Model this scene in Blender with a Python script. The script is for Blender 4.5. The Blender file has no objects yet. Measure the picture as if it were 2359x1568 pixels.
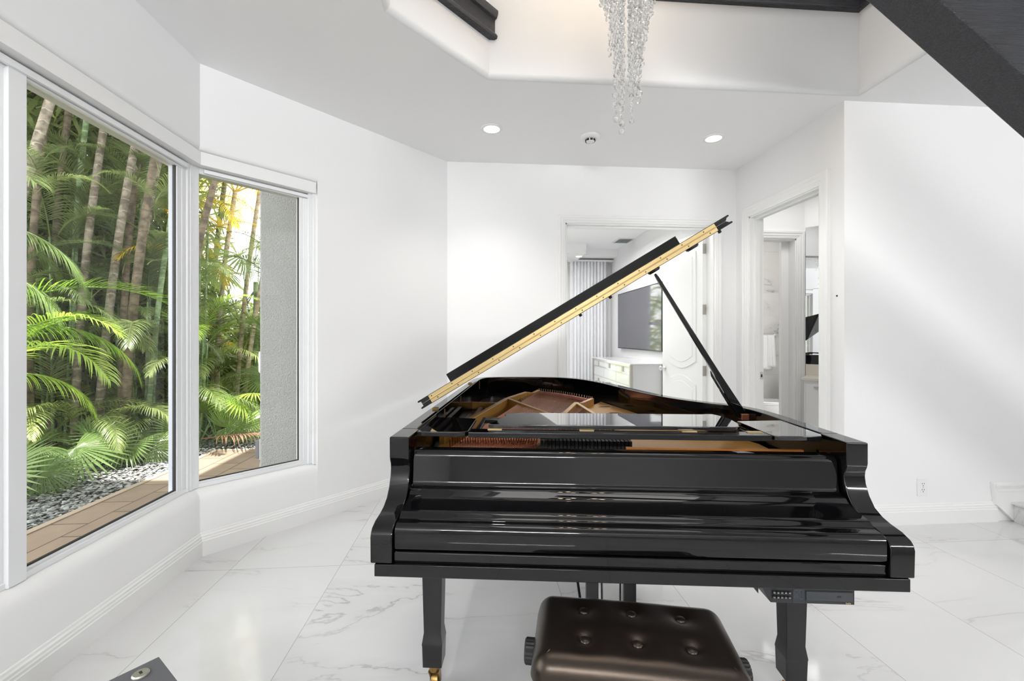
import bpy, bmesh, math, random
from math import sin, cos, pi, radians, atan, sqrt, hypot, tan, atan2
from mathutils import Vector, Matrix
random.seed(7)
SC = bpy.context.scene
COL = SC.collection

# ------------------------------------------------------------------ materials
def nt(name):
    m = bpy.data.materials.new(name); m.use_nodes = True
    t = m.node_tree; t.nodes.clear()
    out = t.nodes.new('ShaderNodeOutputMaterial')
    return m, t, out
def N(t, typ, **kw):
    n = t.nodes.new(typ)
    for k, v in kw.items():
        if k in n.inputs: n.inputs[k].default_value = v
        else: setattr(n, k, v)
    return n
def L(t, a, b): t.links.new(a, b)
def rgb(r, g, b): return (r, g, b, 1)
def S(r, g, b):
    f = lambda c: ((c/255+.055)/1.055)**2.4 if c > 10 else c/255/12.92
    return (f(r), f(g), f(b), 1)
def M(name, col, rough=.5, metal=0, spec=.5, coat=0, bump=0, bscale=50, bdet=3, ior=1.5, noisecol=None, ncscale=5, stretch=None, trans=0, coat_rough=.03):
    m, t, out = nt(name)
    p = N(t, 'ShaderNodeBsdfPrincipled')
    p.inputs['Base Color'].default_value = col
    p.inputs['Roughness'].default_value = rough
    p.inputs['Metallic'].default_value = metal
    p.inputs['Specular IOR Level'].default_value = spec
    p.inputs['IOR'].default_value = ior
    p.inputs['Coat Weight'].default_value = coat
    p.inputs['Coat Roughness'].default_value = coat_rough
    p.inputs['Transmission Weight'].default_value = trans
    L(t, p.outputs[0], out.inputs[0])
    tc = N(t, 'ShaderNodeTexCoord'); src = tc.outputs['Object']
    if stretch:
        mp = N(t, 'ShaderNodeMapping'); mp.inputs['Scale'].default_value = stretch
        L(t, src, mp.inputs[0]); src = mp.outputs[0]
    if bump:
        n = N(t, 'ShaderNodeTexNoise', Scale=bscale, Detail=bdet); L(t, src, n.inputs['Vector'])
        b = N(t, 'ShaderNodeBump', Strength=bump, Distance=.01); L(t, n.outputs[0], b.inputs['Height'])
        L(t, b.outputs[0], p.inputs['Normal'])
    if noisecol:
        n = N(t, 'ShaderNodeTexNoise', Scale=ncscale, Detail=5); L(t, src, n.inputs['Vector'])
        r = N(t, 'ShaderNodeValToRGB'); r.color_ramp.elements[0].position = .35; r.color_ramp.elements[1].position = .65
        r.color_ramp.elements[0].color = col; r.color_ramp.elements[1].color = noisecol
        L(t, n.outputs[0], r.inputs[0]); L(t, r.outputs[0], p.inputs['Base Color'])
    return m
def emit(name, col, st):
    m, t, out = nt(name); e = N(t, 'ShaderNodeEmission'); e.inputs[0].default_value = col; e.inputs[1].default_value = st
    L(t, e.outputs[0], out.inputs[0]); return m

WALL = M('white_wall_paint', rgb(.85, .85, .85), .55, bump=.04, bscale=300)
CEIL = M('white_ceiling_paint', rgb(.90, .90, .90), .7)
TRIM = M('white_trim_enamel', rgb(.84, .84, .83), .3)
FRAME = M('white_window_metal', rgb(.82, .83, .84), .3)
GASKET = M('black_gasket', rgb(.02, .02, .024), .5)
PIANO = M('black_piano_lacquer', rgb(.0025, .0025, .003), .03, ior=1.47)
DESKM = M('black_lacquer_deep_gloss', rgb(.003, .003, .004), .02, ior=1.7, coat=1, coat_rough=.02)
LIPM = M('black_lacquer_shaded', rgb(.0025, .0025, .003), .06, ior=1.38)
PIANOSAT = M('black_satin_lacquer', rgb(.008, .008, .009), .22)
BLACKIN = M('black_interior', rgb(.006, .005, .005), .6)
GOLD = M('gold_plate_paint', S(186, 138, 68), .38, metal=.25)
GOLD2 = M('gold_plate_dark', S(140, 98, 50), .4, metal=.2)
SOUND = M('dark_soundboard', S(92, 66, 52), .35, noisecol=S(70, 48, 40), ncscale=4, stretch=(30, 1, 1))
COPPER = M('copper_strings', S(190, 120, 90), .3, metal=.8)
STEEL = M('steel_strings', S(200, 190, 185), .3, metal=.9)
FELT = M('red_felt', S(150, 40, 40), .9)
BRASS = M('brass', S(196, 172, 122), .32, metal=.6)
BRASSD = M('aged_brass', S(150, 120, 70), .35, metal=.9)
CHROME = M('chrome', rgb(.85, .85, .86), .12, metal=1)
NICKEL = M('satin_nickel', rgb(.52, .50, .46), .35, metal=.9)
LEATHER = M('black_leather', rgb(.008, .006, .005), .30, bump=.06, bscale=800, bdet=3, spec=.62)
for n_ in LEATHER.node_tree.nodes:
    if n_.type == 'BSDF_PRINCIPLED': n_.inputs['Specular Tint'].default_value = (1, .80, .66, 1)  # warm sheen of reflected light put into the specular tint
DWOOD = M('dark_stained_wood', rgb(.008, .0085, .011), .3, bump=.6, bscale=60, noisecol=rgb(.034, .035, .042), ncscale=40, stretch=(.25, 3, 9))
GREYBOX = M('dark_grey_board', rgb(.085, .085, .095), .55)
RUBBER = M('black_rubber', rgb(.01, .01, .01), .6)
CERAMIC = M('white_ceramic', rgb(.85, .85, .84), .1, coat=.5)
TOWEL = M('white_terry', rgb(.86, .86, .85), .95, bump=.6, bscale=250)
PLASTIC = M('white_plastic', rgb(.83, .83, .83), .35)
GREYPL = M('grey_plastic', rgb(.45, .47, .48), .5)
CURT = M('white_curtain_cloth', S(238, 238, 240), .9)
MIRROR = M('mirror_silver', rgb(.86, .87, .88), .015, metal=1)
MIRPANEL = M('white_reflection_panel', rgb(.80, .80, .81), .12, metal=.08)  # white of the mirrored room put into the panel colour
TVS = M('tv_screen', rgb(.10, .10, .115), .06, ior=1.7)
STONE = M('cream_stone_counter', S(226, 220, 208), .25)
BULB = emit('warm_bulb_glow', rgb(1, .78, .54), 60)
LENS = emit('downlight_lens_glow', rgb(1, .98, .94), 9)

def mat_glass():
    m, t, out = nt('window_glass')
    tr = N(t, 'ShaderNodeBsdfTransparent'); tr.inputs[0].default_value = (.97, .985, .98, 1)
    gl = N(t, 'ShaderNodeBsdfGlossy', Roughness=0.0); fr = N(t, 'ShaderNodeFresnel', IOR=1.35)
    mx = N(t, 'ShaderNodeMixShader'); L(t, fr.outputs[0], mx.inputs[0]); L(t, tr.outputs[0], mx.inputs[1]); L(t, gl.outputs[0], mx.inputs[2])
    L(t, mx.outputs[0], out.inputs[0]); return m
GLASS = mat_glass()
def mat_crystal():
    m, t, out = nt('crystal_glass')
    g = N(t, 'ShaderNodeBsdfGlass', Roughness=0.0, IOR=1.55); g.inputs[0].default_value = (1, 1, 1, 1)
    tr = N(t, 'ShaderNodeBsdfTransparent'); mx = N(t, 'ShaderNodeMixShader'); mx.inputs[0].default_value = .3
    L(t, g.outputs[0], mx.inputs[1]); L(t, tr.outputs[0], mx.inputs[2]); L(t, mx.outputs[0], out.inputs[0]); return m
CRYSTAL = mat_crystal()

def math_n(t, op, a, b=None, c=None):
    n = N(t, 'ShaderNodeMath', operation=op)
    for i, v in enumerate((a, b, c)):
        if v is None: continue
        if isinstance(v, (int, float)): n.inputs[i].default_value = v
        else: L(t, v, n.inputs[i])
    return n.outputs[0]
def mat_marble(name, tile=None, base=(.68, .68, .68), rough=.07, vein=.55, vs=1.0, zvert=False, ax=('X', 'Y')):
    m, t, out = nt(name)
    p = N(t, 'ShaderNodeBsdfPrincipled', Roughness=rough); L(t, p.outputs[0], out.inputs[0])
    p.inputs['Specular IOR Level'].default_value = .5
    tc = N(t, 'ShaderNodeTexCoord'); sep = N(t, 'ShaderNodeSeparateXYZ'); L(t, tc.outputs['Object'], sep.inputs[0])
    vec = tc.outputs['Object']; grout = None
    if tile:
        x0, dx, y0, dy, gw = tile
        fx = math_n(t, 'DIVIDE', math_n(t, 'SUBTRACT', sep.outputs[ax[0]], x0), dx)
        fy = math_n(t, 'DIVIDE', math_n(t, 'SUBTRACT', sep.outputs[ax[1]], y0), dy)
        ix, iy = math_n(t, 'FLOOR', fx), math_n(t, 'FLOOR', fy)
        gx = math_n(t, 'LESS_THAN', math_n(t, 'FRACT', fx), gw/dx); gy = math_n(t, 'LESS_THAN', math_n(t, 'FRACT', fy), gw/dy)
        grout = math_n(t, 'MAXIMUM', gx, gy)
        cb = N(t, 'ShaderNodeCombineXYZ'); L(t, ix, cb.inputs[0]); L(t, iy, cb.inputs[1])
        wn = N(t, 'ShaderNodeTexWhiteNoise', noise_dimensions='2D'); L(t, cb.outputs[0], wn.inputs['Vector'])
        sc = N(t, 'ShaderNodeVectorMath', operation='SCALE'); L(t, wn.outputs['Color'], sc.inputs[0]); sc.inputs['Scale'].default_value = 14
        ad = N(t, 'ShaderNodeVectorMath', operation='ADD'); L(t, vec, ad.inputs[0]); L(t, sc.outputs[0], ad.inputs[1]); vec = ad.outputs[0]
    mp = N(t, 'ShaderNodeMapping'); mp.inputs['Rotation'].default_value = (0.3, 0.2, radians(38)); mp.inputs['Scale'].default_value = (.55*vs, 1.6*vs, 1.0*vs)
    L(t, vec, mp.inputs[0])
    n1 = N(t, 'ShaderNodeTexNoise', Scale=1.15, Detail=7, Roughness=.55, Distortion=.5); L(t, mp.outputs[0], n1.inputs['Vector'])
    ridge = math_n(t, 'ABSOLUTE', math_n(t, 'SUBTRACT', n1.outputs[0], .5))
    v1 = N(t, 'ShaderNodeMapRange'); L(t, ridge, v1.inputs[0]); v1.inputs[1].default_value = 0; v1.inputs[2].default_value = .009; v1.inputs[3].default_value = 1; v1.inputs[4].default_value = 0
    n2 = N(t, 'ShaderNodeTexNoise', Scale=1.6, Detail=2); L(t, mp.outputs[0], n2.inputs['Vector'])
    msk = N(t, 'ShaderNodeMapRange'); L(t, n2.outputs[0], msk.inputs[0]); msk.inputs[1].default_value = .40; msk.inputs[2].default_value = .62
    soft = N(t, 'ShaderNodeMapRange'); L(t, ridge, soft.inputs[0]); soft.inputs[1].default_value = 0; soft.inputs[2].default_value = .07; soft.inputs[3].default_value = .22; soft.inputs[4].default_value = 0
    vv = math_n(t, 'MULTIPLY', math_n(t, 'MAXIMUM', v1.outputs[0], soft.outputs[0]), msk.outputs[0])
    vv = math_n(t, 'MULTIPLY', vv, vein)
    mx = N(t, 'ShaderNodeMix', data_type='RGBA'); L(t, vv, mx.inputs[0]); mx.inputs[6].default_value = (*base, 1); mx.inputs[7].default_value = (.36, .35, .34, 1)
    colr = mx.outputs[2]
    if grout is not None:
        m2 = N(t, 'ShaderNodeMix', data_type='RGBA'); L(t, grout, m2.inputs[0]); L(t, colr, m2.inputs[6]); m2.inputs[7].default_value = (.42, .41, .40, 1); colr = m2.outputs[2]
    L(t, colr, p.inputs['Base Color']); return m
FLOORM = mat_marble('white_marble_floor', (-1.379, .5965, 2.535, 1.2, .0032), vein=.75)
MARBLEW = mat_marble('veined_marble_wall', (0, 1.2, .13, .6, .003), base=(.66, .65, .62), vein=1.3, vs=1.3, rough=.2, ax=('X', 'Z'))

def mat_pavers():
    m, t, out = nt('brown_brick_pavers'); p = N(t, 'ShaderNodeBsdfPrincipled', Roughness=.85); L(t, p.outputs[0], out.inputs[0])
    tc = N(t, 'ShaderNodeTexCoord'); mp = N(t, 'ShaderNodeMapping'); mp.inputs['Rotation'].default_value = (0, 0, radians(90)); L(t, tc.outputs['Object'], mp.inputs[0])
    b = N(t, 'ShaderNodeTexBrick'); L(t, mp.outputs[0], b.inputs[0])
    b.inputs['Scale'].default_value = 1; b.inputs['Brick Width'].default_value = .42; b.inputs['Row Height'].default_value = .28; b.inputs['Mortar Size'].default_value = .006
    b.inputs['Color1'].default_value = S(150, 130, 114); b.inputs['Color2'].default_value = S(132, 114, 100); b.inputs['Mortar'].default_value = S(88, 72, 62)
    n = N(t, 'ShaderNodeTexNoise', Scale=9, Detail=6); L(t, tc.outputs['Object'], n.inputs['Vector'])
    mx = N(t, 'ShaderNodeMix', data_type='RGBA', blend_type='MULTIPLY'); mx.inputs[0].default_value = .5
    r = N(t, 'ShaderNodeValToRGB'); r.color_ramp.elements[0].color = rgb(.55, .52, .5); r.color_ramp.elements[1].color = rgb(1.2, 1.15, 1.1)
    L(t, n.outputs[0], r.inputs[0]); L(t, b.outputs[0], mx.inputs[6]); L(t, r.outputs[0], mx.inputs[7]); L(t, mx.outputs[2], p.inputs['Base Color'])
    bp = N(t, 'ShaderNodeBump', Strength=.4, Distance=.01); L(t, b.outputs['Fac'], bp.inputs['Height']); bp.invert = True; L(t, bp.outputs[0], p.inputs['Normal']); return m
PAVERS = mat_pavers()
STUCCO = M('grey_stucco', rgb(.35, .36, .35), .9, bump=1.0, bscale=95, bdet=5, noisecol=rgb(.30, .31, .305), ncscale=90)
def mat_pebble():
    m, t, out = nt('grey_pebbles'); p = N(t, 'ShaderNodeBsdfPrincipled', Roughness=.7); L(t, p.outputs[0], out.inputs[0])
    g = N(t, 'ShaderNodeNewGeometry'); r = N(t, 'ShaderNodeValToRGB')
    r.color_ramp.elements[0].color = rgb(.07, .07, .075); r.color_ramp.elements[1].color = rgb(.36, .36, .35); L(t, g.outputs['Random Per Island'], r.inputs[0]); L(t, r.outputs[0], p.inputs['Base Color']); return m
PEBBLE = mat_pebble()
SOIL = M('dark_mulch', rgb(.06, .045, .035), .95, bump=1, bscale=30, noisecol=rgb(.12, .09, .07), ncscale=25)
def mat_leaf(name, c0, c1, tl=.5, rough=.38):
    m, t, out = nt(name)
    oi = N(t, 'ShaderNodeObjectInfo'); g = N(t, 'ShaderNodeNewGeometry')
    r = N(t, 'ShaderNodeValToRGB'); r.color_ramp.elements[0].color = c0; r.color_ramp.elements[1].color = c1
    a = math_n(t, 'ADD', math_n(t, 'MULTIPLY', oi.outputs['Random'], .65), math_n(t, 'MULTIPLY', g.outputs['Random Per Island'], .35))
    L(t, a, r.inputs[0])
    p = N(t, 'ShaderNodeBsdfPrincipled', Roughness=rough); L(t, r.outputs[0], p.inputs['Base Color'])
    tr = N(t, 'ShaderNodeBsdfTranslucent'); hs = N(t, 'ShaderNodeHueSaturation', Saturation=1.05, Value=1.25); L(t, r.outputs[0], hs.inputs['Color']); L(t, hs.outputs[0], tr.inputs[0])
    mx = N(t, 'ShaderNodeMixShader'); mx.inputs[0].default_value = tl; L(t, p.outputs[0], mx.inputs[1]); L(t, tr.outputs[0], mx.inputs[2]); L(t, mx.outputs[0], out.inputs[0]); return m
LEAF = mat_leaf('palm_green', S(84, 104, 66), S(150, 162, 104))
LEAFB = mat_leaf('palm_bright_green', S(124, 160, 60), S(176, 200, 92))
LEAFD = mat_leaf('deep_green', S(96, 116, 66), S(176, 184, 116))
LEAFY = mat_leaf('yellow_palm', S(190, 170, 50), S(236, 204, 70))
LEAFF = mat_leaf('fan_green', S(100, 126, 70), S(164, 184, 122), rough=.25)
DRY = mat_leaf('dry_frond_brown', S(128, 92, 78), S(172, 134, 116), tl=.1)
def mat_trunk(name, c0, c1, ring):
    m, t, out = nt(name); p = N(t, 'ShaderNodeBsdfPrincipled', Roughness=.85); L(t, p.outputs[0], out.inputs[0])
    tc = N(t, 'ShaderNodeTexCoord'); sp = N(t, 'ShaderNodeSeparateXYZ'); L(t, tc.outputs['Object'], sp.inputs[0])
    nz = N(t, 'ShaderNodeTexNoise', Scale=14, Detail=6); L(t, tc.outputs['Object'], nz.inputs['Vector'])
    zz = math_n(t, 'ADD', math_n(t, 'MULTIPLY', sp.outputs['Z'], 8.5), math_n(t, 'MULTIPLY', nz.outputs[0], .8))
    fr = math_n(t, 'LESS_THAN', math_n(t, 'FRACT', zz), .10)
    r = N(t, 'ShaderNodeValToRGB'); r.color_ramp.elements[0].color = c0; r.color_ramp.elements[1].color = c1; r.color_ramp.elements[0].position = .38; r.color_ramp.elements[1].position = .62; L(t, nz.outputs[0], r.inputs[0])
    mx = N(t, 'ShaderNodeMix', data_type='RGBA'); L(t, math_n(t, 'MULTIPLY', fr, .5), mx.inputs[0]); L(t, r.outputs[0], mx.inputs[6]); mx.inputs[7].default_value = ring; L(t, mx.outputs[2], p.inputs['Base Color']); return m
TR_BROWN = mat_trunk('brown_palm_bark', S(100, 90, 78), S(146, 136, 122), S(182, 174, 162))
TR_DARK = mat_trunk('dark_palm_bark', S(84, 74, 60), S(124, 110, 92), S(62, 54, 46))
TR_GREEN = mat_trunk('green_palm_stem', S(104, 128, 84), S(150, 170, 130), S(190, 196, 170))
TR_PALE = mat_trunk('pale_palm_bark', S(168, 150, 124), S(206, 192, 170), S(120, 100, 80))

# ------------------------------------------------------------------ mesh builder
class MB:
    def __init__(s): s.v = []; s.f = []; s.m = []
    def add(s, vs, fs, mi=0, X=None):
        b = len(s.v)
        s.v += [tuple(X @ Vector(p)) for p in vs] if X is not None else [tuple(p) for p in vs]
        for f in fs: s.f.append(tuple(b+i for i in f)); s.m.append(mi)
        return s
    def box(s, x0, x1, y0, y1, z0, z1, mi=0, X=None):
        v = [(x, y, z) for z in (z0, z1) for y in (y0, y1) for x in (x0, x1)]
        return s.add(v, [(0, 2, 3, 1), (4, 5, 7, 6), (0, 1, 5, 4), (2, 6, 7, 3), (0, 4, 6, 2), (1, 3, 7, 5)], mi, X)
    def prism(s, pts, a0, a1, axis='z', mi=0, X=None):
        n = len(pts)
        g = {'z': lambda p, a: (p[0], p[1], a), 'x': lambda p, a: (a, p[0], p[1]), 'y': lambda p, a: (p[0], a, p[1])}[axis]
        v = [g(p, a0) for p in pts]+[g(p, a1) for p in pts]
        f = [tuple(range(n)), tuple(range(2*n-1, n-1, -1))]+[(i, i+n, (i+1) % n+n, (i+1) % n) for i in range(n)]
        return s.add(v, f, mi, X)
    def tube(s, pts, r, n=8, mi=0, X=None, cap=True):
        pts = [Vector(p) for p in pts]; k = len(pts); rs = r if isinstance(r, (list, tuple)) else [r]*k
        v = []; f = []; up = None
        for i, p in enumerate(pts):
            d = (pts[min(i+1, k-1)]-pts[max(i-1, 0)]).normalized()
            if up is None: up = Vector((0, 0, 1)) if abs(d.z) < .9 else Vector((1, 0, 0))
            a = d.cross(up).normalized(); b = a.cross(d).normalized(); up = b
            for j in range(n): v.append(p+rs[i]*(cos(2*pi*j/n)*a+sin(2*pi*j/n)*b))
        for i in range(k-1):
            for j in range(n): f.append((i*n+j, i*n+(j+1) % n, (i+1)*n+(j+1) % n, (i+1)*n+j))
        if cap: f.append(tuple(range(n-1, -1, -1))); f.append(tuple(range((k-1)*n, k*n)))
        return s.add(v, f, mi, X)
    def lathe(s, prof, n=24, mi=0, X=None):
        v = []; f = []; k = len(prof)
        for r, z in prof:
            for j in range(n): v.append((r*cos(2*pi*j/n), r*sin(2*pi*j/n), z))
        for i in range(k-1):
            for j in range(n): f.append((i*n+j, i*n+(j+1) % n, (i+1)*n+(j+1) % n, (i+1)*n+j))
        f.append(tuple(range(n-1, -1, -1))); f.append(tuple(range((k-1)*n, k*n)))
        return s.add(v, f, mi, X)
    def sweep(s, path, prof, fn, mi=0, prev=None, nxt=None):
        """closed profile (d,h) swept along a 2-D path with mitres; fn(x,y,h) -> 3-D. d runs to the left of the path."""
        P = [Vector(p) for p in path]; k = len(P); v = []; f = []; n = len(prof)
        for i in range(k):
            a = P[i-1] if i > 0 else (Vector(prev) if prev else None); b = P[i+1] if i < k-1 else (Vector(nxt) if nxt else None)
            ns = []
            if a is not None: d = (P[i]-a).normalized(); ns.append(Vector((-d.y, d.x)))
            if b is not None: d = (b-P[i]).normalized(); ns.append(Vector((-d.y, d.x)))
            nn = ns[0] if len(ns) == 1 else (ns[0]+ns[1])/(1+ns[0].dot(ns[1]))
            for d, h in prof: q = P[i]+nn*d; v.append(fn(q.x, q.y, h))
        for i in range(k-1):
            for j in range(n): f.append((i*n+j, i*n+(j+1) % n, (i+1)*n+(j+1) % n, (i+1)*n+j))
        f.append(tuple(range(n-1, -1, -1))); f.append(tuple(range((k-1)*n, k*n)))
        return s.add(v, f, mi)
    def build(s, name, mats, parent=None, bevel=0, seg=2, smooth=35, subsurf=0, loc=None, label=None):
        me = bpy.data.meshes.new(name); me.from_pydata(s.v, [], s.f)
        for mm in (mats if isinstance(mats, (list, tuple)) else [mats]): me.materials.append(mm)
        me.polygons.foreach_set('material_index', s.m)
        bm = bmesh.new(); bm.from_mesh(me); bmesh.ops.recalc_face_normals(bm, faces=bm.faces); bm.to_mesh(me); bm.free()
        if smooth:
            me.polygons.foreach_set('use_smooth', [True]*len(me.polygons)); me.set_sharp_from_angle(angle=radians(smooth))
        me.update()
        o = bpy.data.objects.new(name, me); COL.objects.link(o)
        if parent is not None: o.parent = parent
        if loc is not None: o.location = loc
        if bevel:
            b = o.modifiers.new('bevel', 'BEVEL'); b.width = bevel; b.segments = seg; b.limit_method = 'ANGLE'; b.angle_limit = radians(40); b.harden_normals = True
        if subsurf:
            b = o.modifiers.new('sub', 'SUBSURF'); b.levels = subsurf; b.render_levels = subsurf
        if label: o['label'] = label
        return o
def empty(name, loc=(0, 0, 0), rz=0):
    o = bpy.data.objects.new(name, None); o.empty_display_size = .1; COL.objects.link(o); o.location = loc; o.rotation_euler = (0, 0, rz); return o
def tag(o, label, cat, group=None, kind=None):
    o['label'] = label; o['category'] = cat
    if group: o['group'] = group
    if kind: o['kind'] = kind
    return o
def struct(o, label=None, cat=None):
    o['kind'] = 'structure'
    if label: o['label'] = label
    if cat: o['category'] = cat
    return o
def copy_tree(o, parent=None):
    c = o.copy(); COL.objects.link(c); c.parent = parent
    for ch in o.children: copy_tree(ch, c)
    return c
def cr(pts, n=8):
    """Catmull-Rom through 2-D/3-D points"""
    P = [Vector(p) for p in pts]; out = []
    for i in range(len(P)-1):
        a, b, c, d = P[max(i-1, 0)], P[i], P[i+1], P[min(i+2, len(P)-1)]
        for j in range(n):
            t = j/n; out.append(.5*((2*b)+(c-a)*t+(2*a-5*b+4*c-d)*t*t+(-a+3*b-3*c+d)*t**3))
    out.append(P[-1]); return [tuple(p) for p in out]
def loft(mb, rings, mi=0, cap=True, closed=True):
    n = len(rings[0]); v = [p for r in rings for p in r]; f = []
    for i in range(len(rings)-1):
        for j in range(n if closed else n-1): f.append((i*n+j, i*n+(j+1) % n, (i+1)*n+(j+1) % n, (i+1)*n+j))
    if cap: f.append(tuple(range(n-1, -1, -1))); f.append(tuple(range((len(rings)-1)*n, len(rings)*n)))
    mb.add(v, f, mi)
XYZ = lambda x, y, h: (x, y, h)

# ------------------------------------------------------------------ camera
TH = radians(4.353)
cam = bpy.data.cameras.new('camera'); cam.sensor_width = 36; cam.lens = 36*1005/2359; cam.shift_y = -11/2359; cam.clip_start = .02; cam.clip_end = 200
co = bpy.data.objects.new('camera', cam); COL.objects.link(co); co.location = (0, 0, 1.30); co.rotation_euler = (radians(90), 0, -TH); SC.camera = co

# ------------------------------------------------------------------ room shell
ZC = 2.905
LC = (-1.640, 2.706)           # corner of the left wall and the angled bay wall
BC = (-.290, 4.056)            # corner of the angled bay wall and the back wall
RC = 2.490                     # right wall plane
def flat(name, pts, z, mat, t=.02):
    return MB().prism(pts, z-t, z).build(name, mat, smooth=0)
room_poly = [(-1.86, -3.2), (-1.86, 2.8), (-.35, 4.3), (-.35, 8.0), (2.6, 8.0), (6.0, 8.0), (6.0, -3.2)]
struct(flat('floor', room_poly, 0, FLOORM, .05), 'white marble tile floor with grey veins', 'floor')
def ring_ceiling():
    outer = [(-1.64, -3.2), LC, BC, (RC, 4.056), (RC, 2.8), (6.0, 2.8), (6.0, -3.2)]
    hole = [(-.437, -1.6), (-.437, 2.194), (.064, 2.712), (2.513, 2.712), (2.513, -1.6)]
    cut = [(-.467, -1.63), (-.467, 2.2064), (.0516, 2.742), (2.543, 2.742), (2.543, -1.63)]
    bm = bmesh.new(); es = []
    for loop in (outer, cut):
        vs = [bm.verts.new((x, y, ZC)) for x, y in loop]
        es += [bm.edges.new((vs[i], vs[(i+1) % len(vs)])) for i in range(len(vs))]
    bmesh.ops.triangle_fill(bm, use_beauty=True, use_dissolve=False, edges=es)
    me = bpy.data.meshes.new('ceiling'); bm.to_mesh(me); bm.free(); me.materials.append(CEIL)
    o = bpy.data.objects.new('ceiling', me); COL.objects.link(o); return o, hole
cl, HOLE = ring_ceiling(); struct(cl, 'white ceiling around a tall opening', 'ceiling')
# upper walls round the opening, up to the second-floor ceiling, with a softly rounded lower edge
fp = [(0, ZC+.03), (0, 5.6), (.2, 5.6), (.2, ZC+.001), (.03, ZC+.001), (.012, ZC+.01)]
UP = M('upper_wall_dimmed', rgb(.77, .775, .78), .6)  # wall white darkened in colour to offset the strong light up here
for nm, a, b, pv_, nx_ in (('wall_upper_left', HOLE[0], HOLE[1], None, HOLE[2]), ('wall_upper_angle', HOLE[1], HOLE[2], HOLE[0], HOLE[3]), ('wall_upper_back', HOLE[2], HOLE[3], HOLE[1], HOLE[4]), ('wall_upper_right', HOLE[3], HOLE[4], HOLE[2], None)):
    struct(MB().sweep([a, b], fp, XYZ, prev=pv_, nxt=nx_).build(nm, UP, smooth=50), 'white upper wall of the ceiling opening', 'wall')
struct(MB().box(-.6, 2.7, -1.8, -1.6, ZC, 5.6).build('wall_upper_front', UP, smooth=0))
struct(MB().box(-.7, 2.8, -1.9, 2.95, 5.6, 5.7).build('ceiling_upper', CEIL, smooth=0))
# walls below and above the windows
low = [(0, 0), (0, .325), (.006, .352), (.022, .374), (.045, .386), (.06, .389), (.095, .389), (.22, .30), (.22, -.1), (0, -.1)]
upp = [(.028, 2.392), (.014, 2.397), (.005, 2.407), (0, 2.424), (0, ZC+.05), (.22, ZC+.05), (.22, 2.392)]
wl = MB(); wl.sweep([(-1.64, -3.2), LC], low, XYZ, nxt=BC); wl.sweep([(-1.64, -3.2), LC], upp, XYZ, nxt=BC); wl.box(-1.86, -1.64, -3.2, .25, .38, 2.43)
struct(wl.build('wall_left', WALL, smooth=40), 'white wall below and above the big window', 'wall')
DA = Vector((sqrt(.5), sqrt(.5))); NA = Vector((-sqrt(.5), sqrt(.5)))
def A2(t, d=0): p = Vector(LC)+DA*t+NA*d; return (p.x, p.y)
WE = .70
wa = MB(); wa.sweep([LC, A2(WE)], low, XYZ, prev=(-1.64, -3.2)); wa.sweep([LC, A2(WE)], upp, XYZ, prev=(-1.64, -3.2))
wa.prism([A2(WE), BC, A2(1.909, .22), A2(WE+.01, .22)], -.1, ZC+.05)
struct(wa.build('wall_left_angle', WALL, smooth=40), 'white angled bay wall with the narrow window', 'wall')
OL, OR, OT = .814, 2.268, 2.36
wb = MB(); wb.box(-.36, OL, 4.056, 4.20, -.1, ZC+.05); wb.box(OR, 2.62, 4.056, 4.20, -.1, ZC+.05); wb.box(OL, OR, 4.056, 4.20, OT, ZC+.05)
struct(wb.build('wall_back', WALL, smooth=0), 'white back wall with the bedroom doorway', 'wall')
D0, D1, DT = 3.013, 3.85, 2.395
wr = MB(); wr.box(RC, 2.62, 2.92, D0, -.1, ZC+.05); wr.box(RC, 2.62, D1, 4.056, -.1, ZC+.05); wr.box(RC, 2.62, D0, D1, DT, ZC+.05)
struct(wr.build('wall_right', WALL, smooth=0), 'white short wall with the bathroom doorway', 'wall')
struct(MB().box(RC, 6.0, 2.80, 2.92, -.1, ZC+.05).build('wall_side', WALL, smooth=0), 'white wall with the socket, right of the piano', 'wall')
struct(MB().box(6.0, 6.15, -3.2, 2.92, -.1, ZC+.05).build('wall_far_right', WALL, smooth=0))
struct(MB().box(-1.86, 6.15, -3.35, -3.2, -.1, ZC+.05).build('wall_front', M('front_wall_grey', rgb(.60, .60, .60), .6), smooth=0))  # unseen wall, its grey tone set for the piano's dark reflections
# baseboards
bb = [(0, 0), (-.018, 0), (-.018, .088), (-.0145, .092), (-.0145, .103), (-.011, .107), (-.011, .118), (-.006, .124), (-.004, .134), (0, .137)]
struct(MB().sweep([(-1.64, -3.2), LC], bb, XYZ, nxt=BC).build('baseboard_left', TRIM, smooth=25))
struct(MB().sweep([LC, BC], bb, XYZ, prev=(-1.64, -3.2), nxt=(OL-.07, 4.056)).build('baseboard_left_angle', TRIM, smooth=25))
struct(MB().sweep([BC, (OL-.075, 4.056)], bb, XYZ, prev=LC).build('baseboard_back', TRIM, smooth=25))
struct(MB().sweep([(RC, D0-.09), (RC, 2.80), (3.62, 2.80)], bb, XYZ).build('baseboard_side', TRIM, smooth=25))
sk = MB(); sk.prism([(3.60, .12), (3.575, .275), (6.0, .275), (6.0, 0), (3.74, 0)], 2.772, 2.80, axis='y'); sk.box(3.60, 6.0, 2.766, 2.80, .215, .235); sk.box(3.585, 6.0, 2.760, 2.80, .252, .268)
struct(sk.build('trim_stair_skirt', TRIM, bevel=.003), 'white raised skirting beside the stair step', 'skirting')
st = MB(); st.box(3.725, 6.0, 1.2, 2.772, 0, .125); st.box(3.705, 6.0, 1.2, 2.772, .125, .14)
tag(st.build('stair_step', mat_marble('step_marble', None, vein=.8), bevel=.002), 'white marble stair step at the right wall', 'step', kind='structure')

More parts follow.
